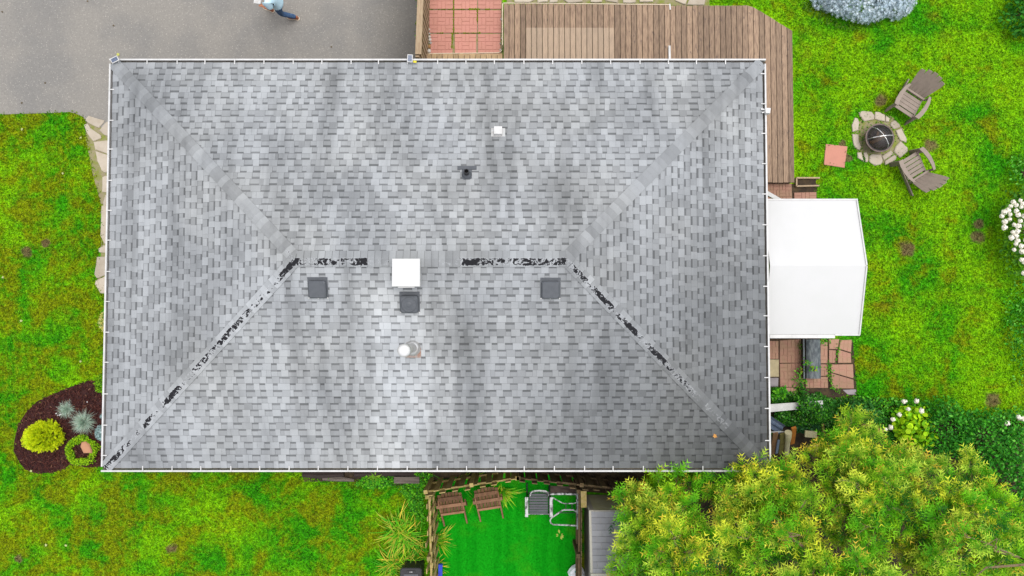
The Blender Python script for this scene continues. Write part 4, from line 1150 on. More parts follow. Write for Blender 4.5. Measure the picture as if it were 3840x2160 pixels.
mb = MB(); mb.slab(WP([(3095, 541), (3176, 550), (3165, 630), (3088, 618)]), 0, .035, .008); tag(mb.build('paver', SALMON), 'single salmon pink square paver lying in the grass west of the fire pit', 'paver')
t = thing('step_frame', 'small three-sided wooden frame with dark soil, at the deck foot', 'wooden frame', tuple(W(3020, 682)))
a, b, c2, d = W(2987, 667, .1), W(3074, 667, .1), W(2987, 698, .1), W(3072, 696, .1)
for (p, q) in ((a, b), (c2, d), (a, c2)): mb = MB(); mb.beam((p.x, p.y, .06), (q.x, q.y, .06), .035, .11); mb.build('board', FENCEP, t)
mb = MB(); mb.slab([tuple(W(*k)[:2]) for k in ((2989, 669), (3060, 669), (3058, 684), (3062, 695), (2989, 696))], 0, .03, .01); mb.build('soil', SOIL, t)

# ================================================================== SOUTH YARD FURNITURE
def tipped_chair(px, ang, label):
    c = W(px[0], px[1], .3); t = thing('wooden_chair', label, 'wooden chair', (c.x, c.y, 0), (0, 0, ang), 'brown wooden chairs tipped against the fence')
    for i in range(7):
        u = (i - 3) / 3; mb = MB(); l = .26 + .04 * (1 - u * u); mb.hexa([(u * .255 - .036, -.25, .40), (u * .255 + .036, -.25, .40), (u * .255 + .036, l, .62), (u * .255 - .036, l, .62)], [(u * .255 - .036, -.25, .42), (u * .255 + .036, -.25, .42), (u * .255 + .036, l, .64), (u * .255 - .036, l, .64)]); mb.build('slat', REDWOOD, t, True)
    mb = MB(); mb.hexa([(-.31, .10, .6), (.31, .10, .6), (.28, .19, .63), (-.28, .19, .63)], [(-.31, .10, .63), (.31, .10, .63), (.28, .19, .66), (-.28, .19, .66)]); mb.build('arm_rail', REDWOOD, t, True)
    mb = MB(); mb.beam((-.36, -.04, .56), (.36, -.04, .56), .075, .03); mb.build('cross_rail', REDWOODL, t, True)
    mb = MB(); mb.beam((-.29, -.255, .45), (.29, -.255, .45), .05, .04); mb.build('cross_rail', REDWOODL, t, True)
    for s in (-1, 1):
        mb = MB(); mb.beam((s * .285, .10, .66), (s * .285, -.62, .02), .035, .085); mb.build('leg', REDWOODL, t, True)
        mb = MB(); mb.beam((s * .345, .02, .5), (s * .345, -.16, .12), .03, .08); mb.build('arm', REDWOOD, t, True)
    return t
tipped_chair((1694, 1880), .13, 'brown wooden slatted chair tipped against the fence, nearest the fence corner')
tipped_chair((1829, 1862), .15, 'brown wooden slatted chair tipped against the fence, nearest the black rocking chair')

c = W(2020, 1885, .38)
t = thing('rocking_chair', 'black slatted rocking chair with worn white arms on the artificial turf', 'rocking chair', (c.x, c.y, 0))
for i in range(8):
    y = .19 - i * .064; mb = MB(); mb.box((0, y, .40 - .01 * abs(i - 4)), (.46, .052, .018)); mb.build('seat_slat', SLATM, t, True)
for k in range(4):
    f = k / 3; y = .26 + .12 * f; z = .48 + .42 * f; wd_ = .22
    mb = MB(); mb.tube([(-wd_, y - .09, z), (-wd_ * .93, y - .02, z), (-wd_ * .7, y + .02, z), (0, y + .035, z), (wd_ * .7, y + .02, z), (wd_ * .93, y - .02, z), (wd_, y - .09, z)], .016, 6); mb.build('back_rail', WORN if k in (1, 3) else BLACK, t, True)
for s in (-1, 1):
    mb = MB(); mb.beam((s * .30, .18, .58), (s * .30, -.30, .56), .075, .03); mb.build('arm', WORN, t, True)
    mb = MB(); mb.tube([(s * .24, .20, .38), (s * .23, .30, .6), (s * .22, .38, .95)], .018, 6); mb.build('back_post', BLACK, t, True)
    for y in (.15, -.27): mb = MB(); mb.tube([(s * .29, y, .57), (s * .28, y, .06)], .018, 6); mb.build('leg', BLACK, t, True)
    mb = MB(); mb.tube([(s * .28, .42, .12), (s * .28, .2, .05), (s * .28, -.05, .03), (s * .28, -.3, .06), (s * .28, -.42, .12)], .018, 6); mb.build('rocker', BLACK, t, True)
mb = MB(); mb.tube([(-.27, -.30, .3), (.27, -.30, .3)], .012, 6); mb.build('front_stretcher', WORN, t, True)

t = thing('folding_rack', 'worn black and white tubular metal frame on its side by the dividing fence', 'metal frame', tuple(W(2115, 1910)))
def tb(nm, P, r, mat): mb = MB(); mb.tube([W(*p) for p in P], r, 6); mb.build(nm, mat, t)
tb('side_bar', [(2164, 1842, .62), (2166, 1900, .62), (2167, 1985, .62)], .028, WORN)
tb('cross_bar', [(2062, 1853, .5), (2110, 1852, .52), (2164, 1853, .6)], .026, WORN)
tb('brace', [(2067, 1863, .45), (2108, 1886, .45), (2118, 1888, .45), (2150, 1888, .5), (2164, 1884, .58)], .014, WORN)
tb('brace', [(2164, 1920, .58), (2150, 1912, .5), (2112, 1912, .45), (2068, 1942, .4), (2063, 1952, .36), (2066, 1962, .36), (2075, 1967, .38), (2120, 1969, .45), (2165, 1971, .58)], .02, WORN)
tb('rung', [(2122, 1888, .44), (2122, 1912, .44)], .01, BLACK); tb('rung', [(2145, 1888, .46), (2145, 1912, .46)], .01, BLACK)
tb('rung', [(2084, 1923, .2), (2130, 1923, .2), (2163, 1923, .3)], .01, BLACK)
mb = MB(); P = [W(2064, 1822, .3), W(2166, 1826, .34), W(2164, 1850, .56), W(2064, 1849, .48)]; mb.hexa([(p.x, p.y, p.z - .02) for p in P][::-1], [tuple(p) for p in P][::-1]); mb.build('side_panel', IRON, t)

c = W(1652, 2145, .3)
mb = MB(); a = W(1652, 2116, .4); b = W(1651, 2260, .2); mb.beam((a.x, a.y, .38), (b.x, b.y, .34), .095, .09); tag(mb.build('blue_board', BLUE), 'bright blue plastic board lying on the turf by the west fence', 'board')
c = W(1541, 2190, .75); t = thing('storage_bin', 'black lidded plastic bin against the west fence, cut by the frame edge', 'bin', (c.x, c.y, 0))
bw, bl = .265, .38
mb = MB(); mb.slab([(c.x - bw + .03, c.y - bl + .02), (c.x + bw - .03, c.y - bl + .02), (c.x + bw - .03, c.y + bl - .02), (c.x - bw + .03, c.y + bl - .02)], 0, .70, .01); mb.build('body', BLACK, t)
mb = MB(); mb.slab([(c.x - bw, c.y - bl), (c.x + bw, c.y - bl), (c.x + bw, c.y + bl - .05), (c.x + bw - .05, c.y + bl), (c.x - bw + .05, c.y + bl), (c.x - bw, c.y + bl - .05)], .69, .75, .02); lid = mb.build('lid', BLACK, t)
mb = MB(); mb.box((c.x, c.y - .05, .755), (bw * 1.3, bl * 1.5, .02)); mb.build('lid_panel', DKGREY, lid)
mb = MB(); mb.box((c.x, c.y + bl - .09, .758), (.2, .05, .025)); mb.build('latch', BLACK, lid)
mb = MB(); mb.box((c.x - .02, c.y + bl - .09, .772), (.02, .016, .004)); mb.box((c.x + .02, c.y + bl - .09, .772), (.03, .016, .004)); mb.build('latch_mark', WHITE, lid)

c = W(2160, 2148, .15)
t = thing('plastic_bag', 'crumpled white plastic bag with teal print slumped against the dividing fence', 'bag', (c.x, c.y, 0))
mb = MB(); mb.blob((c.x, c.y, .15), (.2, .2, .15), 12, 8, .14, seed=4); mb.blob((c.x + .12, c.y - .04, .15), (.1, .11, .12), 9, 6, .2, seed=6); mb.build('bag_body', BAGW, t)
mb = MB(); mb.beam((c.x - .01, c.y + .10, .285), (c.x + .04, c.y - .01, .318), .085, .01, up=(-.1, .2, 1)); mb.build('teal_print', TEAL, t)

# timbers along the south wall
def timber(P, r, mat, label, nm='timber'):
    mb = MB(); n0 = 0; pts = [W(*p) for p in P]; mb.tube(pts, r, 7)
    mb.v = [(x + rs.uniform(-.008, .008), y + rs.uniform(-.008, .008), z) for x, y, z in mb.v]; tag(mb.build(nm, mat), label, 'timber', 'old timbers along the south wall')
timber([(1136, 1779, .06), (1200, 1782, .07), (1290, 1779, .06)], [.07, .09, .07], DARKWOOD, 'long dark rotten timber lying in the bed under the south gutter')
timber([(1210, 1793, .05), (1275, 1796, .06), (1328, 1801, .05)], [.05, .065, .03], GREYWOOD, 'shorter splintered timber lying in front of the long dark one')
timber([(1330, 1778, .06), (1450, 1774, .06), (1560, 1777, .06)], [.07, .08, .07], DARKWOOD, 'dark buried timber between the weeds and the house wall')
mb = MB(); a, b = W(1478, 1801, .17), W(1572, 1800, .17); mb.beam((a.x, a.y, .085), (b.x, b.y, .085), .17, .17); mb.v = [(x + rs.uniform(-.006, .006), y + rs.uniform(-.006, .006), z) for x, y, z in mb.v]
tag(mb.build('timber', GREYWOOD), 'short squared grey timber block beside the fence corner', 'timber', 'old timbers along the south wall')

# ================================================================== EAST SIDE CLUTTER
a, b = W(3017, 1273, .4), W(3080, 1420, .4)
t = thing('storage_bench', 'long weathered black box with rounded lid standing on the back patio', 'storage box', ((a.x + b.x) / 2, (a.y + b.y) / 2, 0))
mb = MB(); mb.box(((a.x + b.x) / 2 + .02, (a.y + b.y) / 2, .17), (b.x - a.x - .06, a.y - b.y, .33)); mb.build('box_body', BLACK, t)
mb = MB(); n0 = 0; w_ = (b.x - a.x) - .05; segs = 8
for k in range(segs + 1):
    u = -1 + 2 * k / segs; x = (a.x + b.x) / 2 + .03 + u * w_ / 2; z = .34 + .08 * math.sqrt(max(0, 1 - u * u * .96))
    mb.v += [(x, a.y, z), (x, b.y, z)]
for k in range(segs): mb.face((2 * k, 2 * k + 1, 2 * k + 3, 2 * k + 2))
mb.build('lid', LIDW, t, smooth=True)
mb = MB(); mb.box((a.x + .01, (a.y + b.y) / 2, .30), (.035, a.y - b.y + .02, .05)); mb.build('side_ledge', LIDW, t)
mb = MB(); mb.box((b.x - .005, (a.y + b.y) / 2 - .05, .36), (.012, .7, .03)); mb.build('hinge_strip', LIDW, t)

mb = MB(); a, b = W(2870, 1534, .62), W(3086, 1516, .62)
d = (b - a).normalized(); n_ = Vector((-d.y, d.x, 0)); hw = .085
mb.hexa([a - n_ * hw - Vector((0, 0, .04)), b - n_ * hw * .8 - Vector((0, 0, .04)), b + n_ * hw * .8 - Vector((0, 0, .04)), a + n_ * hw - Vector((0, 0, .04))], [a - n_ * hw, b - n_ * hw * .8, b + n_ * hw * .8, a + n_ * hw])
mb.beam(a + n_ * (hw + .012) + Vector((0, 0, -.02)), b + n_ * (hw * .8 + .012) + Vector((0, 0, -.02)), .02, .06)
tag(mb.build('white_beam', WHITE), 'long white beam lying across the ivy, middle hidden by leaves', 'beam')
t = thing('metal_sheet', 'bent blue-grey metal trough sheet leaning at the house wall by the ivy', 'metal sheet', tuple(W(2912, 1600)))
for dy, h in ((0, 0),):
    mb = MB(); prof = [(-.13, .05), (-.08, .0), (-.03, .0), (.0, .05), (.03, .0), (.08, .0), (.13, .07)]
    a, b = W(2880, 1578, .75), W(2933, 1612, .45); d = (b - a).normalized(); n_ = Vector((-d.y, d.x, 0)).normalized()
    for e in (a - d * .2, b):
        for o_, z in prof: q = e + n_ * o_; mb.v.append((q.x, q.y, q.z + z))
    k = len(prof)
    for i in range(k - 1): mb.face((i + k, i, i + 1, i + k + 1))
    n0 = len(mb.v); mb.v += [(x, y, z - .008) for x, y, z in mb.v[:n0]]
    for i in range(k - 1): mb.face((n0 + i, n0 + i + k, n0 + i + k + 1, n0 + i + 1))
    mb.build('sheet', BLUESHEET, t)
def plank(P, Q, w, h, mat, nm, label):
    mb = MB(); mb.beam(W(*P), W(*Q), w, h); tag(mb.build(nm, mat), label, 'lumber', 'lumber leaning at the south-east house corner')
plank((2908, 1624, .95), (2894, 1702, .3), .12, .04, BROWNW, 'plank', 'brown plank leaning beside the gutter at the house corner')
plank((2935, 1626, .95), (2928, 1700, .3), .13, .04, OLIVEW, 'plank', 'mossy olive plank leaning between the brown plank and the cream post')
plank((2977, 1604, 1.05), (2970, 1662, .5), .11, .06, ORANGEW, 'stake', 'bright orange-brown stake leaning right of the cream post')
plank((2920, 1650, .8), (2912, 1700, .4), .06, .02, BLUESHEET, 'metal_strip', 'narrow blue-grey strip leaning on the lumber at the house corner')
plank((3018, 1626, .55), (3062, 1630, .55), .16, .05, CREAMW, 'board', 'pale cream board lying east of the leaning lumber')
plank((3231, 1592, .9), (3312, 1618, .8), .09, .05, BROWNW, 'plank', 'long brown plank lying among the leaves by the lime-green plant')
mb = MB(); mb.tube([W(2956, 1621, 1.0), W(2956, 1640, .9), W(2953, 1660, .7), W(2950, 1700, .3)], [.085, .075, .06, .06], 12); tag(mb.build('post', CREAMW), 'turned cream post leaning between mossy plank and orange stake', 'post')
mb = MB(); a, b = W(2884, 1620, .88), W(2985, 1618, .88); mb.beam(a, b, .02, .02); tag(mb.build('rod', GALV), 'thin metal rod resting across the tops of the leaning lumber', 'rod')
plank((3086, 1592, .8), (3087, 1618, .5), .05, .04, BROWNW, 'stake', 'short brown stake standing in the ivy east of the lumber')

# ================================================================== BED ON THE WEST SIDE
def C6(x, y): return (20 + x / 3.535, 1380 + y / 3.535)
n = 5200
pts = np.column_stack([rng.uniform(40, 420, n * 2), rng.uniform(1420, 1785, n * 2)])
pts = pts[inpoly(pts, MULCH_PX)][:n]
Pm = np.column_stack([WN(pts, .02), rng.uniform(.016, .05, len(pts))])
TB = (np.array([[-.5, -.16, 0], [.5, -.12, 0], [.45, .16, .02], [-.45, .12, .02]]), np.array([[0, 1, 2, 3]]))
X = rng.normal(size=(len(Pm), 3)); X[:, 2] *= .3
o = bake('mulch_chips', TB[0], TB[1], Pm, X, np.tile([0, 0, 1.0], (len(Pm), 1)) + rng.normal(size=(len(Pm), 3)) * .4, rng.uniform(.03, .085, len(Pm)), LEAF, None, col=pick([(.06, .016, .012), (.035, .01, .009), (.09, .03, .02), (.16, .075, .045)], len(Pm), [5, 4, 2, .5]))
o['kind'] = 'stuff'
for (px, r, n, L, lab, seed) in [((255, 1534), .2, 420, .27, 'smaller blue-grey tufted grass clump in the mulch bed, the upper one', 3), ((321, 1582), .3, 800, .37, 'larger blue-grey tufted grass clump in the mulch bed beside the gutter', 4)]:
    c = W(*px); t = thing('grass_clump', lab, 'ornamental grass', tuple(c), group='blue fescue clumps in the mulch bed')
    strap_clump((c.x, c.y, .02), n, L, .007, [(.40, .54, .43), (.52, .62, .53), (.3, .42, .32), (.6, .56, .42)], [4, 3, 2, 1], seed, t, 'grass_blades', lean=(.1, 2.4), spread=.03, droop=.5)
def stem(c, h, parent, r=.02, n=5, spread=.2, mat=None):
    mb = MB()
    for k in range(n):
        a = 2 * math.pi * k / n + rs.uniform(0, 1); mb.tube([(c[0], c[1], 0), (c[0] + math.cos(a) * spread * .4, c[1] + math.sin(a) * spread * .4, h * .5), (c[0] + math.cos(a) * spread, c[1] + math.sin(a) * spread, h)], [r, r * .7, r * .3], 5)
    return mb.build('stem', mat or BARK, parent)
def spray_dome(name, c, r, n, size, tipc, basec, parent, seed=0, tmpl=None, up=.5, jit=.45, shell=(.8, 1.03), lump=.14, low=-.1, radial=1.0, var=.2):
    T = tmpl or T_SPRAYS
    P, N = dome(c, r, n, low, shell, lump, seed); m = len(P)
    X = N * radial + rng.normal(size=(m, 3)) * jit + np.array([0, 0, up]); Nn = rng.normal(size=(m, 3)) * .5 + np.array([0, 0, 1.0])
    f = rng.uniform(1 - var, 1 + var, (m, 1, 1)); tp = T[2][None, :, None]
    tc = np.array(tipc, float); tc = tc[rng.integers(0, len(tc), m)][:, None, :] if tc.ndim == 2 else tc[None, None, :]
    col = (np.array(basec)[None, None, :] * (1 - tp) + tc * tp) * f
    return bake(name, T[0], T[1], P, X, Nn, size * rng.uniform(.7, 1.3, m), LEAF, parent, col=col)
c = W(157, 1640, .25); t = thing('golden_shrub', 'rounded golden yellow conifer shrub in the mulch bed', 'shrub', (c.x, c.y, 0)); stem((c.x, c.y), .2, t)
spray_dome('foliage', (c.x, c.y, .12), (.40, .29, .32), 1500, .11, [(.72, .76, .008), (.62, .70, .008), (.52, .66, .01)], (.32, .46, .006), t, 5, lump=.18)
c = W(306, 1690, .1); t = thing('ring_shrub', 'low lime-green shrub growing in a ring around the terracotta stone', 'shrub', (c.x, c.y, 0))
n = 2600; a = rng.uniform(0, 6.283, n); rr = rng.uniform(.23, .41, n) * (1 + .08 * np.sin(a * 5)); k = ~((a > 5.3) & (a < 5.9) & (rng.random(n) > .5))
P = np.column_stack([c.x + rr * np.cos(a), c.y + rr * np.sin(a) * .92, .03 + .14 * np.sqrt(np.maximum(0, 1 - ((rr - .32) / .1) ** 2)) * rng.uniform(.6, 1.1, n)])[k]
bake('foliage', T_RHOMB[0], T_RHOMB[1], P, rng.normal(size=P.shape), np.tile([0, 0, 1.], (len(P), 1)) + rng.normal(size=P.shape) * .6, rng.uniform(.025, .05, len(P)), LEAF, t, col=pick([(.22, .42, .006), (.14, .33, .006), (.32, .52, .008)], len(P)))
mb = MB()
for q in range(8): aa = q * .785; mb.tube([(c.x + .3 * math.cos(aa), c.y + .28 * math.sin(aa), 0), (c.x + .32 * math.cos(aa + .1), c.y + .3 * math.sin(aa + .1), .13)], .008, 5)
mb.build('stem', BARK, t)
mb = MB(); q = [W(*C6(*p), .2).to_2d() for p in [(1005, 985), (1060, 975), (1110, 1010), (1135, 1080), (1148, 1130), (1030, 1130), (990, 1045)]]; mb.slab([tuple(p) for p in q], 0, .2, .03, jit=.01); tag(mb.build('terracotta_stone', TERRA), 'terracotta coloured flat stone standing inside the ring shrub', 'stone')
for k, (x, y, r) in enumerate([(676, 602, 12), (697, 630, 11), (735, 614, 12), (718, 625, 9), (1088, 450, 9)]):
    c = W(*C6(x, y), .03); mb = MB(); m = r / 3.535 / 148; mb.blob((c.x, c.y, .035), (m, m, m * .7), 7, 5, .1); tag(mb.build('pebble', WHITE, smooth=True), 'tiny white pebble on the dark mulch' + (' near the upper grass clump' if k < 4 else ' between grass clump and gutter'), 'pebble', 'white pebbles in the mulch bed' if k < 4 else None)
for (px, r, lab, n) in [((388, 1622), (.17, .2, .22), 'pale blue spruce seedling peeking out under the west gutter', 500), ((391, 1560), (.08, .06, .12), 'tiny pale blue sprig under the west gutter above the spruce seedling', 90)]:
    c = W(*px, .2); t = thing('spruce_seedling', lab, 'shrub', (c.x, c.y, 0)); stem((c.x, c.y), .2, t, .012, 4, .08)
    leaf_dome('foliage', (c.x, c.y, .15), r, n, .045, [(.3, .42, .42), (.22, .34, .33), (.4, .5, .5)], t, T_STAR, seed=8)
c = W(384, 1438, .25); t = thing('green_shrub', 'small bright green shrub at the top of the mulch bed under the gutter', 'shrub', (c.x, c.y, 0)); stem((c.x, c.y), .2, t, .012, 4, .1)
leaf_dome('foliage', (c.x, c.y, .12), (.19, .24, .22), 420, .07, [(.14, .34, .01), (.09, .27, .01), (.2, .38, .01)], t, T_LEAF, seed=9)
c = W(390, 1205, .3); t = thing('flowering_plant', 'pale yellow flowers poking out under the west gutter', 'flowers', (c.x, c.y, 0)); stem((c.x, c.y), .25, t, .008, 5, .1)
leaf_dome('foliage', (c.x, c.y, .12), (.12, .25, .18), 200, .06, [(.09, .27, .01), (.14, .3, .01)], t, seed=10)
leaf_dome('blossoms', (c.x - .02, c.y, .16), (.13, .26, .2), 170, .045, [(.55, .5, .12), (.6, .58, .25)], t, T_STAR, seed=11)
# ================================================================== SOUTH YARD PLANTS
DAY = [(.06, .34, .010), (.14, .48, .012), (.34, .56, .015), (.70, .52, .05)]
def daylily(px, n, L, lab, seed, az=None, w=(6, 5, 2.5, 1.2), spread=.12, wid=.032, lean=(.5, 2.0)):
    c = W(*px); t = thing('daylily', lab, 'plant', (c.x, c.y, 0), group='strap leaved clumps by the fence')
    strap_clump((c.x, c.y, .02), n, L, wid, DAY, w, seed, t, az=az, spread=spread, lean=lean, tipcol=(.66, .48, .07))
daylily((1508, 1988), 170, .75, 'large strap-leaved clump with yellowing tips on the lawn side of the west fence', 21)
daylily((1480, 2112), 150, .62, 'strap-leaved clump above the black bin on the lawn side of the fence', 22)
daylily((1556, 2050), 60, .55, 'darker strap-leaved clump tucked against the lawn side of the fence', 24, w=(6, 2, .5, .5))
daylily((1638, 2020), 60, .62, 'drooping yellow-tipped strap-leaved clump on the turf side of the west fence', 23, az=(-1.1, 1.1), spread=.06)
daylily((1636, 2120), 22, .4, 'few yellowing strap leaves between the fence and the blue board', 27, az=(-1.2, .8), spread=.04)
daylily((1885, 1838), 85, .55, 'bright strap-leaved clump between brown chair and black rocking chair', 25, az=(-2.6, .3), w=(5, 6, 2, 1), spread=.06)
daylily((1790, 1776), 60, .55, 'long arching grass leaves hanging under the south gutter', 26, w=(5, 3, 1, .5), spread=.3, wid=.015)
def leafpatch(name, px_poly, n, size, cols, hfun, parent=None, kind='stuff', w=None, jit=.5, tmpl=T_LEAF):
    a = np.array(px_poly, float); lo, hi = a.min(0), a.max(0)
    pts = rng.uniform(lo, hi, (int(n * 1.6), 2)); pts = pts[inpoly(pts, px_poly)][:n]
    xy = WN(pts); z = hfun(xy[:, 0], xy[:, 1], pts) * rng.uniform(.55, 1.05, len(xy)) + .02
    P = np.column_stack([xy, z]); X = rng.normal(size=P.shape); X[:, 2] *= .4
    o = bake(name, tmpl[0], tmpl[1], P, X, np.tile([0, 0, 1.], (len(P), 1)) + rng.normal(size=P.shape) * jit, size * rng.uniform(.6, 1.4, len(P)), LEAF, parent, col=pick(cols, len(P), w))
    if kind: o['kind'] = kind
    return o
WEED = [(.04, .24, .008), (.08, .36, .01), (.14, .44, .012), (.03, .15, .01)]
hum = lambda a, f=5.0: (lambda x, y, p: a * (.6 + .4 * np.sin(x * f) * np.sin(y * f * 1.3 + 1)))
leafpatch('weeds', [(1500, 1815), (1580, 1790), (1590, 1850), (1590, 1960), (1550, 1930), (1530, 1880)], 900, .06, WEED, hum(.18))
leafpatch('weeds', [(1370, 1785), (1470, 1785), (1475, 1815), (1400, 1830), (1330, 1812)], 420, .07, WEED, hum(.12))
leafpatch('weeds', [(1555, 1772), (1620, 1775), (1600, 1830), (1560, 1800)], 200, .06, WEED, hum(.15))
leafpatch('weeds', [(1628, 1890), (1648, 1880), (1652, 1960), (1632, 1950)], 110, .06, WEED, hum(.2))
for px, n, s, lab in [((1392, 1788), 16, .13, 'yellow-green star shaped weed in front of the splintered timber'), ((1408, 1785), 18, .13, 'bright green star shaped weed right of the yellow-green one'), ((1237, 1786), 10, .08, 'yellowish little weed sprouting from the dark timber')]:
    c = W(*px, .1); t = thing('weed', lab, 'weed', (c.x, c.y, 0)); strap_clump((c.x, c.y, .08), n, s * 1.5, .03, [(.12, .3, .01), (.2, .36, .02)], [1, 1], int(px[0]), t, lean=(1.2, 2.0), spread=.01)
c = W(2099, 2007, .05); t = thing('leaf_sprig', 'lone pale green sprig lying on the artificial turf', 'sprig', (c.x, c.y, 0))
for a, l in ((1.75, .12), (-.2, .08), (-.6, .09), (-1.1, .1), (2.9, .07), (3.5, .07), (.4, .06)):
    mb = MB(); d = Vector((math.cos(a), math.sin(a), 0)); n_ = Vector((-d.y, d.x, 0)); o_ = Vector((c.x, c.y, .035)) + d * .03
    mb.poly([o_, o_ + d * l * .55 - n_ * l * .25 + Vector((0, 0, .01)), o_ + d * l, o_ + d * l * .55 + n_ * l * .25 + Vector((0, 0, .01))])
    mb.build('leaf', surf('pale_leaf', (.36, .44, .07), bump=0) if 'pale_leaf' not in bpy.data.materials else bpy.data.materials['pale_leaf'], t)
n = 60000
pts = np.column_stack([rng.uniform(1632, 2160, n), rng.uniform(1790, 2330, n)]); pts = pts[inpoly(pts, TURF_PX)]
xy = WN(pts); P = np.column_stack([xy, np.full(len(xy), .012)])
TBL = (np.array([[-.15, 0, 0], [.15, 0, 0], [0, .35, 1]]), np.array([[0, 1, 2]]))
X = rng.normal(size=P.shape); X[:, 2] = 0
o = bake('turf_blades', TBL[0], TBL[1], P, X, np.tile([0, 0, 1.], (len(P), 1)) + rng.normal(size=P.shape) * .3, rng.uniform(.02, .034, len(P)), TURF); o['kind'] = 'stuff'

# ================================================================== EAST PLANTS
IVY_PX = [(2880, 1452), (2920, 1462), (2990, 1478), (2990, 1430), (3012, 1478), (3060, 1470), (3110, 1500), (3180, 1492), (3215, 1490), (3260, 1520), (3240, 1640), (3120, 1640), (3000, 1600), (2890, 1580)]
IVY = [(.014, .09, .010), (.03, .16, .012), (.06, .26, .014), (.16, .32, .10), (.10, .34, .01)]
def ivyh(x, y, p):
    q = np.exp(-((p[:, 0] - 3016) / 34) ** 2 - ((p[:, 1] - 1520) / 50) ** 2) * .6
    return .16 + .1 * np.sin(x * 6) * np.sin(y * 5) + q + .35 * np.exp(-((p[:, 1] - 1560) / 40) ** 2)
leafpatch('ivy', IVY_PX, 9500, .055, IVY, ivyh, w=[4, 5, 3, 1.3, 1.2], jit=.8)
leafpatch('ivy', [(2950, 1482), (3002, 1478), (3006, 1534), (2956, 1538)], 520, .06, IVY, lambda x, y, p: np.full(len(x), .82), w=[4, 5, 3, 1.3, 1.2], jit=.8)
leafpatch('ivy', [(2890, 1455), (2935, 1455), (2930, 1492), (2890, 1500)], 420, .075, WEED, hum(.25))
def vine(pts, n, lab, spread=.08, size=.06):
    t = thing('vine', lab, 'vine', tuple(W(*pts[0][:2])), group='vines creeping over the back patio')
    mb = MB(); mb.tube([W(*p) for p in pts], .006, 5); mb.build('stem', BARK, t)
    P = []
    for i in range(n):
        k = rs.random() * (len(pts) - 1); a = int(k); f = k - a; p = W(*pts[a]).lerp(W(*pts[min(a + 1, len(pts) - 1)]), f)
        P.append((p.x + rs.gauss(0, spread), p.y + rs.gauss(0, spread), p.z + rs.uniform(0, .06)))
    P = np.array(P)
    bake('leaves', T_LEAF[0], T_LEAF[1], P, rng.normal(size=P.shape) * [1, 1, .3], np.tile([0, 0, 1.], (n, 1)) + rng.normal(size=P.shape) * .4, size * rng.uniform(.6, 1.3, n), LEAF, t, col=pick([(.08, .3, .012), (.05, .22, .012), (.15, .38, .015), (.25, .3, .02)], n, [4, 3, 2, .6]))
vine([(3000, 1480, .05), (3003, 1440, .1), (3000, 1410, .15), (3010, 1390, .3)], 130, 'leafy vine climbing between the two big pavers west of the black box')
vine([(3018, 1345, .2), (3030, 1366, .48), (3040, 1380, .48), (3058, 1386, .48)], 45, 'bright vine tip draped over the black box lid', .04)
vine([(3000, 1290, .05), (3010, 1310, .05), (3011, 1330, .05)], 40, 'yellow-green runner along the joint left of the black box', .03, .045)
vine([(3108, 1360, .05), (3112, 1390, .05), (3113, 1450, .05), (3150, 1470, .05)], 110, 'green runner in the joint between the two paver columns east of the box', .035, .045)
vine([(3072, 1278, .1), (3090, 1276, .1), (3105, 1278, .05)], 70, 'yellow-green tuft under the canopy gutter right of the black box', .05, .05)
vine([(3130, 1365, .05), (3140, 1330, .05), (3141, 1312, .05), (3150, 1280, .05)], 55, 'thin runner in the cracks of the broken corner pavers', .02, .04)

def shrub(px, z, r, n, size, cols, lab, seed, tmpl=T_LEAF, w=None, group=None, lump=.2):
    c = W(px[0], px[1], z); t = thing('shrub', lab, 'shrub', (c.x, c.y, 0), group=group); stem((c.x, c.y), max(z, .25), t, .018, 6, min(r[0], r[1]) * .5)
    leaf_dome('foliage', (c.x, c.y, z * .55), r, n, size, cols, t, tmpl, w, seed=seed, shell=(.5, 1.05), lump=lump)
    return t, c
DG = [(.018, .14, .010), (.04, .24, .012), (.07, .34, .016), (.14, .42, .05)]
shrub((3570, 1620), .8, (.85, .8, .75), 2600, .075, DG, 'dark green leafy shrub right behind the lime plant', 31, w=[4, 4, 2, .6], group='dark shrubs in the south-east border')
shrub((3720, 1660), .8, (.85, .85, .8), 2600, .075, DG, 'dark green shrub between the first dark shrub and the white-flowered border', 32, w=[4, 4, 2, .6], group='dark shrubs in the south-east border')
shrub((3800, 1850), .9, (.8, 1.3, .8), 2400, .085, DG, 'shadowy green shrub at the right frame edge beside the conifers', 33, w=[5, 3, 2, .6], group='dark shrubs in the south-east border')
shrub((3450, 1545), .35, (.5, .35, .35), 700, .07, WEED, 'low bright green shrub in front of the white flower spikes', 36, group=None)
shrub((3215, 1555), .5, (.5, .4, .5), 800, .085, [(.03, .15, .02), (.05, .2, .03), (.02, .1, .012)], 'bushy green plant between ivy and the lime-green plant', 37)
shrub((3030, 1598), .45, (.38, .18, .3), 420, .09, [(.03, .13, .045), (.05, .18, .06), (.02, .09, .02)], 'bluish green broad-leaved plant behind the leaning lumber', 38)
FLW = surf('white_petals', (.74, .71, .62), (.66, .60, .48), rough=.8, scale=30, var=.06, bump=.3)
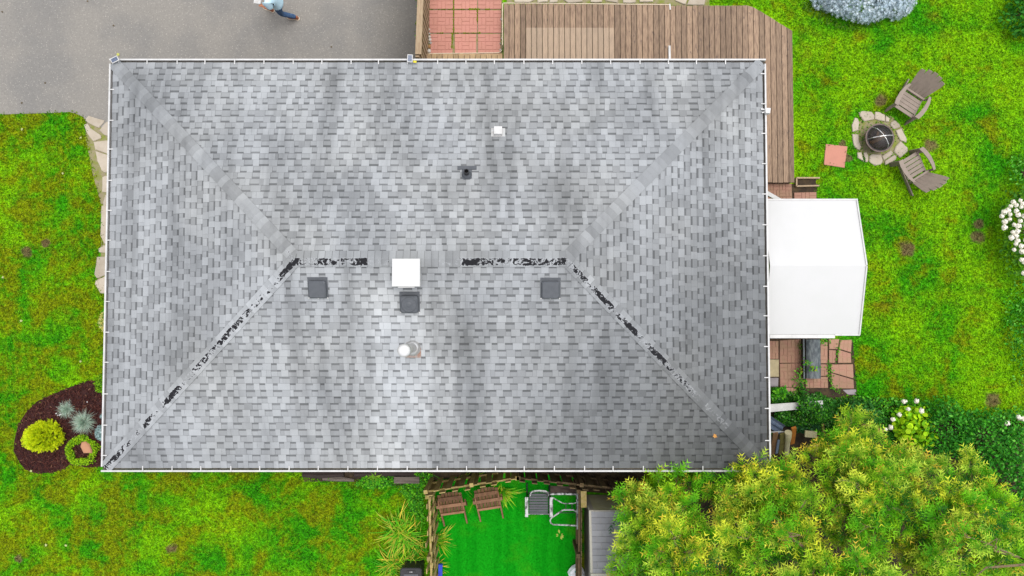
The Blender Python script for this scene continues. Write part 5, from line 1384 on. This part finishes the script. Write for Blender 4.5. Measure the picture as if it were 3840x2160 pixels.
def heads(t, P, r, seed, nm='flower_head'):
    base = None
    for i, (c, s) in enumerate(P):
        if base is None:
            mb = MB(); g = random.Random(seed)
            mb.blob((0, 0, 0), (r * .8, r * .8, r * .8), 8, 5, .15, seed=seed)
            for k in range(26):
                th, ph = g.uniform(0, 1.7), g.uniform(0, 6.283); d = Vector((math.sin(th) * math.cos(ph), math.sin(th) * math.sin(ph), math.cos(th))); q = d * r * g.uniform(.75, 1.05)
                a = d.orthogonal().normalized(); b_ = d.cross(a); e = r * .34
                mb.poly([q + a * e, q + b_ * e, q - a * e, q - b_ * e])
            base = mb.build(nm, FLW, t, True); o = base
        else:
            o = base.copy(); COL.objects.link(o); o.parent = t
        o.location = Vector(c) - ORG[t.name]; o.scale = (s, s, s); o.rotation_euler = (0, 0, i * 1.3)
t, c = shrub((3436, 1600), .7, (.45, .5, .5), 620, .12, [(.34, .58, .008), (.42, .66, .01), (.18, .45, .008)], 'lime-green broad-leaved plant with white flower spikes beside the conifer', 34, t_round(), lump=.25)
S6 = 4.528
heads(t, [(W(3300 + x / S6, 1440 + y / S6, .95), s) for x, y, s in [(400, 298, 1), (435, 290, .7), (618, 288, 1.1), (480, 425, 1), (700, 455, 1.25), (325, 520, 1), (215, 600, 1.05), (180, 735, 1.1), (95, 770, .9)]], .058, 3)
t, c = shrub((3835, 1600), .6, (.5, .45, .5), 700, .08, DG, 'green shrub carrying three white flower balls at the right frame edge', 35)
heads(t, [(W(3300 + x / S6, 1440 + y / S6, 1.0), s) for x, y, s in [(2350, 565, 1), (2420, 590, 1), (2155, 665, 1.05)]], .07, 5)
t, c = shrub((3880, 860), .7, (.75, 1.25, .6), 1700, .09, [(.08, .24, .012), (.14, .34, .015), (.04, .15, .012)], 'white panicle hydrangea bush at the right frame edge', 39)
HH = [(780, 250), (690, 270), (655, 320), (725, 310), (790, 335), (810, 290), (620, 375), (570, 395), (645, 430), (725, 385), (750, 435), (540, 450), (640, 490), (575, 525), (572, 600), (780, 515), (700, 560), (750, 580), (680, 660), (740, 650), (665, 730), (720, 705), (740, 770), (720, 810), (790, 840), (700, 885), (800, 905), (795, 1015), (825, 1050), (820, 1190), (830, 450), (840, 560), (860, 650), (850, 760), (870, 880), (870, 350)]
heads(t, [(W(3600 + x / 3.45, 680 + y / 3.45, .95), rs.uniform(.8, 1.2)) for x, y in HH], .066, 7)
shrub((3850, 40), .4, (.5, .7, .45), 700, .1, [(.02, .13, .01), (.05, .24, .012), (.03, .17, .02)], 'dark green leafy plant in the top right corner', 40)
shrub((3870, 1240), .35, (.6, 1.3, .35), 1500, .06, DG, 'low dark ground shrub at the right edge below the hydrangea', 41)
shrub((3860, 640), .3, (.45, .6, .3), 500, .06, DG, 'low dark plant at the right edge above the hydrangea', 42)

leafpatch('weeds', [(3200, 1480), (3300, 1490), (3400, 1500), (3420, 1640), (3330, 1660), (3230, 1640)], 1500, .07, WEED + DG, hum(.3))
# blue spruce at the top edge
c = W(3240, -70, .4); t = thing('spruce_shrub', 'wide frosty blue spruce shrub at the top edge of the lawn', 'shrub', (c.x, c.y, 0)); stem((c.x, c.y), .6, t, .03, 7, .7)
BL = [(.48, .58, .65), (.58, .67, .73), (.39, .48, .54), (.68, .75, .80), (.14, .26, .1)]
leaf_dome('foliage', (c.x, c.y, .25), (1.05, .98, .75), 5200, .058, BL, t, T_STAR, [4, 4, 3, 2, .5], seed=51, jit=.35, shell=(.8, 1.04), lump=.07)
c2 = W(3365, -15, .4); leaf_dome('side_foliage', (c2.x, c2.y, .2), (.5, .5, .55), 1500, .058, BL, t, T_STAR, [4, 4, 3, 2, .5], seed=52, jit=.35, shell=(.8, 1.04), lump=.07)
c2 = W(3120, -40, .4); leaf_dome('side_foliage', (c2.x, c2.y, .2), (.48, .45, .5), 1300, .058, BL, t, T_STAR, [4, 4, 3, 2, .5], seed=53, jit=.35, shell=(.8, 1.04), lump=.07)
leafpatch('ground_cover', [(3000, 0), (3040, 0), (3100, 60), (3170, 95), (3290, 75), (3290, 100), (3180, 120), (3080, 90), (3010, 40)], 700, .05, [(.03, .11, .008), (.06, .16, .008), (.10, .2, .01)], hum(.08))

# ================================================================== CONIFERS
CROWN = [(2262, 2330), (2290, 2120), (2320, 2040), (2312, 1960), (2350, 1920), (2310, 1872), (2330, 1830), (2420, 1815), (2450, 1768), (2480, 1740), (2540, 1748), (2600, 1795), (2680, 1808), (2752, 1778), (2800, 1712), (2868, 1712), (2905, 1730), (2960, 1730), (3010, 1705), (3060, 1660), (3110, 1620), (3160, 1590), (3205, 1505), (3265, 1505), (3300, 1570), (3330, 1630), (3385, 1630), (3450, 1690), (3500, 1720), (3570, 1730), (3600, 1750), (3640, 1700), (3660, 1770), (3730, 1760), (3765, 1810), (3780, 1870), (3840, 1925), (3900, 1960), (4000, 2060), (4060, 2330)]
TREES = [((2500, 2010), 4.3, 'cedar conifer covering the garden shed, leftmost of the feathery conifers'), ((2860, 1930), 4.7, 'cedar conifer whose branches overhang the south-east roof corner'), ((3250, 1850), 4.2, 'cedar conifer spreading beside the ivy and lime-green plant'), ((3650, 2010), 4.4, 'cedar conifer nearest the right frame edge'), ((3080, 2230), 5.0, 'cedar conifer at the bottom frame edge between its neighbours')]
def edge_dist(p, poly):
    d = 1e9
    for i in range(len(poly) - 1):
        a, b = np.array(poly[i], float), np.array(poly[i + 1], float); ab = b - a
        s = np.clip(np.dot(p - a, ab) / np.dot(ab, ab), 0, 1); d = min(d, np.linalg.norm(p - a - s * ab))
    return d
g = np.random.default_rng(77)
plumes = []
cand = g.uniform([2240, 1470], [3960, 2330], (9000, 2)); cand = cand[inpoly(cand, CROWN)]
for p in cand:
    md = 44 if p[1] > 1640 else 46
    if all((p[0] - q[0]) ** 2 + (p[1] - q[1]) ** 2 > md * md for q in plumes): plumes.append(p)
TC = []
for (px, h, lab) in TREES:
    b = W(px[0], px[1], 2.2); t = thing('cedar_tree', lab, 'tree', (b.x, b.y, 0), group='feathery conifers in the south-east corner'); TC.append([t, b, h, []])
    mb = MB(); mb.tube([(b.x, b.y, 0), (b.x + .05, b.y, h * .35), (b.x - .03, b.y + .04, h * .7), (b.x, b.y, h * .92)], [.12, .10, .06, .02], 8); mb.build('trunk', BARK, t)
for p in plumes:
    ed = edge_dist(p, CROWN)
    k = int(np.argmin([np.hypot((p[0] - T[0][0]) , (p[1] - T[0][1]) * 1.1) for T in TREES]))
    dist = np.hypot(p[0] - TREES[k][0][0], p[1] - TREES[k][0][1]) / 165.0
    hol = (math.sin(p[0] * .031 + 1.3) * math.sin(p[1] * .037 + .4) + .7 * math.sin(p[0] * .057 + p[1] * .043) + .5 * math.sin(p[0] * .023 - p[1] * .051 + 2)) / 1.6
    if hol < -.7 and g.random() < .25: continue
    z = TREES[k][1] - .55 * dist ** 1.35 + g.normal() * .35 + hol * .75
    z = min(z, 2.75 + ed / 95.0 + g.normal() * .2)
    if p[1] < 1640: z = min(z, 1.3 + g.uniform(0, 1.0))
    elif p[0] < 2950: z = max(z, 2.95)
    TC[k][3].append((W(p[0], p[1], max(z, 1.0)), ed))
TIPS = [(.88, .84, .05), (.58, .80, .04), (.70, .86, .09), (.44, .74, .02), (.80, .82, .08), (.24, .62, .015), (.20, .54, .012)]
for t, b, h, pl in TC:
    V, Fc, C = [], [], []
    Pp, Xx, Nn, Ss, Ct, Cb = [], [], [], [], [], []
    br = MB()
    for tip, ed in pl:
        ax = np.array([tip.x - b.x, tip.y - b.y, .0]); L = np.linalg.norm(ax) + 1e-6
        ax = ax / L * min(1.0, .35 + L * .4) + g.normal(size=3) * .22; ax[2] = .75; ax /= np.linalg.norm(ax)
        tipv = np.array(tip); ln = g.uniform(.5, .85)
        m = int(g.integers(48, 68)); tt = g.uniform(0, 1, m) ** .8
        rad = g.normal(size=(m, 3)); rad -= ax * (rad @ ax)[:, None]; rad /= np.linalg.norm(rad, axis=1)[:, None]
        rr = (1 - tt) * .25 * g.uniform(.3, 1.1, m) + .015
        P = tipv + ax * ((tt - 1) * ln)[:, None] + rad * rr[:, None]
        X = ax * .75 + rad * .75 + g.normal(size=(m, 3)) * .25
        tc = np.array(TIPS[g.integers(len(TIPS))]) * g.uniform(.85, 1.2); tcs = np.tile(tc, (m, 1)) * g.uniform(.8, 1.2, (m, 1))
        gold = g.random(m) < (.22 if g.random() < .3 else .02)
        tcs[gold] = np.array([.90, .55, .06]) * g.uniform(.8, 1.2, (gold.sum(), 1))
        Pp.append(P); Xx.append(X); Nn.append(np.array([0, 0, 1.]) + rad * .5 + g.normal(size=(m, 3)) * .45); Ss.append(g.uniform(.12, .26, m)); Ct.append(tcs)
        Cb.append(np.tile([.06, .29, .008], (m, 1)) * g.uniform(.7, 1.3, (m, 1)))
        # older, deeper sprays below the tip, coloured darker to paint shade between tufts
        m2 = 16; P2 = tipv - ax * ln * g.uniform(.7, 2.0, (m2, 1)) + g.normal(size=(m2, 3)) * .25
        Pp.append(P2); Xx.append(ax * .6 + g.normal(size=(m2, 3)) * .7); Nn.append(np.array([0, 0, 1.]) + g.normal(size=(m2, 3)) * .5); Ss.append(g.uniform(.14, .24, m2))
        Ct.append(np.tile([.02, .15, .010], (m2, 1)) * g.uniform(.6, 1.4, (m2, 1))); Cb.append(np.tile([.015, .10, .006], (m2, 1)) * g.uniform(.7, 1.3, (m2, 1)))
        zb = max(.4, tip.z - .5 - .35 * L); mid = Vector((b.x + (tip.x - b.x) * .55, b.y + (tip.y - b.y) * .55, zb + (tip.z - zb) * .45))
        e = tip - Vector(ax) * ln * .25
        br.tube([(b.x, b.y, zb), mid, tip - Vector(ax) * ln * .8 + Vector(g.normal(size=3) * .03), e], [.028, .018, .010, .004], 4, cap=False)
        for _ in range(3):
            a0 = tip - Vector(ax) * ln * g.uniform(.4, 1.1); br.tube([a0, a0 + Vector(ax) * .12 + Vector(g.normal(size=3) * .09), a0 + Vector(ax) * .2 + Vector(g.normal(size=3) * .14)], [.006, .004, .002], 3, cap=False)
    br.build('branches', TWIG, t)
    P = np.concatenate(Pp); X = np.concatenate(Xx); Nn = np.concatenate(Nn); Ss = np.concatenate(Ss); ct = np.concatenate(Ct)[:, None, :]; cb = np.concatenate(Cb)[:, None, :]
    tp = T_SPRAY[2][None, :, None]
    bake('crown', T_SPRAY[0], T_SPRAY[1], P, X, Nn, Ss, CEDAR, t, col=cb * (1 - tp) + ct * tp)
sheet('border_soil', WP([(2200, 1860), (2420, 1860), (2890, 1700), (2870, 1480), (3250, 1490), (3450, 1520), (3700, 1580), (4100, 1600), (4100, 2600), (2200, 2600)]), .004, SOIL)

# ================================================================== LAWN COVER
EXCL = [[(-2600, -3000), (1566, -3000), (1566, 300), (800, 500), (420, 500), (318, 444)] + LEFT_EDGE[::-1] + [(-2600, 438)], MULCH_PX, TURF_PX,
        [(1596, -400), (1888, -400), (1888, 300), (1596, 300)], [(1886, -5), (2515, 12), (2830, 20), (2980, 108), (2990, 690), (2850, 700), (2850, 300), (1886, 300)], [(1905, -110), (2655, -110), (2655, 30), (1905, 30)],
        [(420, 240), (2850, 240), (2860, 1750), (400, 1750)], [(2850, 690), (3060, 690), (3060, 1250), (2850, 1250)], [(2850, 1250), (3106, 1250), (3106, 1272), (3194, 1272), (3206, 1484), (2850, 1500)],
        [(3093, 545), (3172, 553), (3161, 626), (3092, 614)], [(2985, 667), (3066, 667), (3066, 697), (2985, 697)], [(1620, 1760), (2500, 1760), (2500, 2400), (1620, 2400)],
        [(330, 446), (420, 440), (420, 1105), (384, 1095), (372, 1040), (372, 960), (386, 900), (386, 780), (356, 660), (330, 520)],
        [(2200, 1880), (2890, 1720), (2900, 1560), (3450, 1560), (3840, 1620), (4100, 1620), (4100, 2500), (2200, 2500)],
        [(1150, 1760), (1560, 1760), (1560, 1785), (1340, 1800), (1150, 1790)]]
fr = [(3299 + 84 * math.cos(k * .393) , 517 + 84 * math.sin(k * .393)) for k in range(16)]
n = 560000
xy = np.column_stack([rng.uniform(-15.2, 15.4, n), rng.uniform(-8.6, 9.4, n)])
keep = np.ones(n, bool)
xyj = xy + rng.normal(size=xy.shape) * .035
for e in EXCL: keep &= ~inpoly(xyj, WP(e))
keep &= ~(inpoly(xy, WP(fr)) & (rng.random(n) < .72))
xy = xy[keep]
P = np.column_stack([xy, rng.uniform(.0, .028, len(xy))])
X = rng.normal(size=P.shape); X[:, 2] = np.abs(X[:, 2]) * .8
o = bake('clover_and_grass', T_RHOMB[0], T_RHOMB[1], P, X, np.tile([0, 0, 1.], (len(P), 1)) + rng.normal(size=P.shape) * .55, rng.uniform(.026, .062, len(P)), LAWNLEAF, tone=rng.uniform(.55, 1.65, len(P)))
o['kind'] = 'stuff'

# fallen leaves
LM = {}
def fallen(px, z, size, col, lab, group=None, on_roof=False):
    c = WR(*px, up=.02) if on_roof else W(*px, z)
    if col not in LM: LM[col] = surf('fallen_leaf', col, bump=0)
    mb = MB(); k = 10; a0 = rs.uniform(0, 6.28); mb.v.append((c.x, c.y, c.z + .012)); n_ = k
    for i in range(k):
        r = size * (1 if i % 2 == 0 else .55) * rs.uniform(.8, 1.15); a = a0 + 2 * math.pi * i / k; mb.v.append((c.x + r * math.cos(a), c.y + r * math.sin(a), c.z + rs.uniform(0, .02)))
    for i in range(k): mb.face((0, 1 + i, 1 + (i + 1) % k))
    tag(mb.build('fallen_leaf', LM[col]), lab, 'leaf', group)
fallen((443, 205), .02, .055, (.42, .42, .10), 'yellow-green fallen leaf on the driveway beside the corner solar panel')
fallen((2681, 1635), 0, .055, (.5, .24, .06), 'orange fallen leaf lying on the dark corner of the south roof slope', on_roof=True)
for px, lab in [((83, 485), 'pale leaf on the west lawn just under the driveway, near the left edge'), ((303, 517), 'pale leaf on the west lawn beside the top flagstones'), ((236, 650), 'pale leaf on the west lawn between driveway and bare soil spots'), ((80, 1203), 'pale leaf on the west lawn well above the mulch bed, left side'),
                ((172, 2044), 'left one of two pale leaves lying close together below the mulch bed'), ((248, 2045), 'right one of two pale leaves lying close together below the mulch bed'), ((117, 1766), 'pale leaf at the lower rim of the mulch bed'), ((303, 1355), 'pale leaf on the lawn above the mulch bed, close to the house'), ((12, 1040), 'pale leaf at the left frame edge halfway up')]:
    fallen(px, .04, .04, (.40, .42, .18), lab, 'pale leaves on the west lawn')
for px, lab in [((9, 45), 'brown leaf scrap at the top left corner of the driveway'), ((426, 96), 'brown leaf scrap on the driveway above the corner solar panel'), ((329, 5), 'brown leaf scrap at the top frame edge of the driveway'), ((170, 311), 'brown leaf scrap on the driveway left of the house'), ((82, 386), 'brown leaf scrap on the driveway near the lawn edge'), ((1243, 176), 'brown leaf scrap on the driveway left of the pale fence')]:
    fallen(px, .014, .03, (.10, .07, .03), lab, 'leaf scraps on the driveway')

# ================================================================== PERSON
SKINM = surf('skin', (.42, .17, .09), bump=0, rough=.55, var=.05)
SHIRT = surf('pale_blue_shirt', (.46, .66, .78), (.52, .70, .80), rough=.85, scale=9, var=.07, bump=.2)
JEANS = surf('blue_denim', (.035, .075, .16), (.06, .11, .2), rough=.9, scale=30, var=.2, bump=.2)
SHOE = surf('rust_leather', (.36, .125, .065), rough=.6, var=.1)
SOLE = surf('cream_sole', (.68, .60, .46), rough=.7, bump=0)
HAIR = surf('dark_hair', (.02, .015, .012), rough=.6, scale=60, bump=.4)
DG_ = None
def skin(name, verts, edges, radii, mat, parent, sub=2, root=0):
    me = bpy.data.meshes.new(name); off = ORG[parent.name]
    me.from_pydata([tuple(Vector(v) - off) for v in verts], edges, [])
    o = bpy.data.objects.new('tmp_skin', me); COL.objects.link(o)
    m = o.modifiers.new('s', 'SKIN'); m.use_smooth_shade = True
    sv = me.skin_vertices[0].data
    for i, r in enumerate(radii):
        sv[i].radius = r if isinstance(r, tuple) else (r, r); sv[i].use_root = (i == root)
    if sub: mm = o.modifiers.new('u', 'SUBSURF'); mm.levels = sub; mm.render_levels = sub
    dg = bpy.context.evaluated_depsgraph_get(); ev = o.evaluated_get(dg)
    m2 = bpy.data.meshes.new_from_object(ev); bpy.data.objects.remove(o)
    a = m2.attributes.new('tone', 'FLOAT', 'FACE'); a.data.foreach_set('value', np.ones(len(m2.polygons), np.float32))
    m2.materials.clear()
    q = link(name, m2, mat, parent); m2.polygons.foreach_set('use_smooth', [True] * len(m2.polygons)); return q
A, B = W(1100, 68), W(1008, 34)
u = Vector((-.97, .22, 0)); v = Vector((-.22, -.97, 0)); Z = Vector((0, 0, 1))
person = thing('person', 'person in pale blue shirt, jeans and rust shoes walking across the driveway', 'person', tuple((A + B) / 2))
hip = A + u * .12 + v * .02
def q_(f, l, z, o=hip): return Vector((o.x, o.y, 0)) + u * f + v * l + Z * z
BV = [q_(0, 0, .93), q_(.03, 0, 1.15), q_(.06, 0, 1.36), q_(.07, 0, 1.46), q_(.10, 0, 1.53), q_(.12, 0, 1.62), q_(.12, 0, 1.72),
      q_(.06, .18, 1.40), q_(.03, .25, 1.13), q_(.22, .23, 1.07), q_(.30, .20, 1.06),
      q_(.06, -.18, 1.40), q_(.04, -.25, 1.14), q_(.24, -.17, 1.08), q_(.32, -.13, 1.07),
      q_(0, .10, .88), q_(.02, .10, .50), Vector((A.x, A.y, .10)) - u * .07, Vector((A.x, A.y, .05)) + u * .05,
      q_(.02, -.10, .88), Vector((B.x, B.y, .50)) - u * .20, Vector((B.x, B.y, .11)) - u * .08, Vector((B.x, B.y, .06)) + u * .05]
BE = [(0, 1), (1, 2), (2, 3), (3, 4), (4, 5), (5, 6), (2, 7), (7, 8), (8, 9), (9, 10), (2, 11), (11, 12), (12, 13), (13, 14), (0, 15), (15, 16), (16, 17), (17, 18), (0, 19), (19, 20), (20, 21), (21, 22)]
BR = [(.13, .10), (.13, .10), (.14, .10), .055, .058, (.075, .09), (.06, .075), .06, .042, .03, (.035, .018), .06, .042, .03, (.035, .018), .085, .055, .042, .035, .085, .055, .042, .035]
for (hd, sgn) in ((10, 1), (14, -1)):
    base = BV[hd]; ins = -v * sgn
    for k in range(5):
        off = (k - 2) * .018
        st = base + ins * off + u * (.03 if k else .0)
        if k == 0:
            p1 = base - Z * .0 + ins * .04 + u * .02; p2 = p1 + u * .03 + ins * .015
        else:
            L = (.0, .036, .042, .04, .032)[k]; p1 = st + u * L; p2 = p1 + u * L * .5 - Z * .02
        i = len(BV); BV += [p1, p2]; BE += [(hd, i), (i, i + 1)]; BR += [.0085, .007]
body = skin('body', BV, BE, BR, SKINM, person)
skin('shirt', [q_(-.02, 0, .80), q_(.01, 0, .95), q_(.03, 0, 1.15), q_(.06, 0, 1.36), q_(.07, 0, 1.45), q_(.06, .19, 1.40), q_(.035, .245, 1.16), q_(.06, -.19, 1.40), q_(.045, -.245, 1.17)],
     [(0, 1), (1, 2), (2, 3), (3, 4), (3, 5), (5, 6), (3, 7), (7, 8)], [(.20, .15), (.19, .145), (.185, .14), (.18, .13), .075, .095, .09, .095, .09], SHIRT, person)
LA, RA_ = Vector((A.x, A.y, .13)) - u * .10, Vector((B.x, B.y, .13)) - u * .08
skin('jeans', [q_(0, 0, .95), q_(0, .10, .86), q_(.02, .10, .50), LA, q_(.02, -.10, .86), Vector((B.x, B.y, .50)) - u * .20, RA_], [(0, 1), (1, 2), (2, 3), (0, 4), (4, 5), (5, 6)], [(.14, .11), .10, .072, .062, .10, .072, .062], JEANS, person)
for (c, d) in ((A, (u + v * .05).normalized()), (B, (u - v * .22).normalized())):
    n_ = Vector((-d.y, d.x, 0)); prof = [(-.17, .0), (-.165, .035), (-.13, .05), (-.04, .045), (.05, .058), (.11, .058), (.16, .036), (.175, 0)]
    out = [(f, w) for f, w in prof] + [(f, -w) for f, w in prof[::-1][1:-1]]
    P2 = [(c.x + d.x * f + n_.x * w, c.y + d.y * f + n_.y * w) for f, w in out]
    mb = MB(); mb.slab(P2, .0, .035, .004); s_ = mb.build('sole', SOLE, person)
    mb = MB(); pr = [(-.135, .035), (.0, .038), (.11, .042), (.145, .02)]
    o2 = [(f, w * .88) for f, w in prof]; o2 = o2 + [(f, -w) for f, w in o2[::-1][1:-1]]
    b_ = [Vector((c.x + d.x * f * .93 + n_.x * w * .95, c.y + d.y * f * .93 + n_.y * w * .95, .034)) for f, w in o2]
    t_ = [Vector((c.x + d.x * f * .86 + n_.x * w * .72, c.y + d.y * f * .86 + n_.y * w * .72, .07 + max(0, -f) * .35 + (.02 if f < .05 else 0))) for f, w in o2]
    a2 = sum(b_[i].x * b_[(i + 1) % len(b_)].y - b_[(i + 1) % len(b_)].x * b_[i].y for i in range(len(b_)))
    if a2 < 0: b_.reverse(); t_.reverse()
    mb.hexa(b_, t_); mb.build('shoe', SHOE, person)
mb = MB(); hc = q_(.115, 0, 1.70); mb.blob((hc.x, hc.y, 1.695), (.095, .088, .09), 12, 8, .03); hair = mb.build('hair', HAIR, person, smooth=True)
mb = MB(); f0 = q_(.215, 0, 1.62); mb.hexa([f0 - v * .016 - u * .03 - Z * .03, f0 + u * .012 - Z * .03, f0 + v * .016 - u * .03 - Z * .03], [f0 - v * .008 - u * .03 + Z * .03, f0 - u * .012 + Z * .03, f0 + v * .008 - u * .03 + Z * .03]); mb.build('nose', SKINM, person)
for s in (-1, 1):
    mb = MB(); e = q_(.195, .034 * s, 1.655); mb.blob(tuple(e), (.012, .014, .01), 7, 5, 0); mb.build('eye', WHITE, person)
    mb = MB(); e = q_(.10, .085 * s, 1.63); mb.blob(tuple(e), (.02, .012, .032), 7, 5, 0); mb.build('ear', SKINM, person)
mb = MB(); e = q_(.20, 0, 1.575); mb.beam(e - v * .024, e + v * .024, .012, .008); mb.build('mouth', TERRA, person)
c = q_(.42, .06, 1.10)
mb = MB(); mb.box((c.x, c.y, 1.10), (.17, .24, .012), math.atan2(u.y, u.x)); tab = tag(mb.build('tablet', WHITE), "white tablet held out in the walking person's hands", 'tablet')
mb = MB(); mb.box((c.x, c.y, 1.107), (.14, .2, .004), math.atan2(u.y, u.x)); mb.build('screen', GALV, tab)
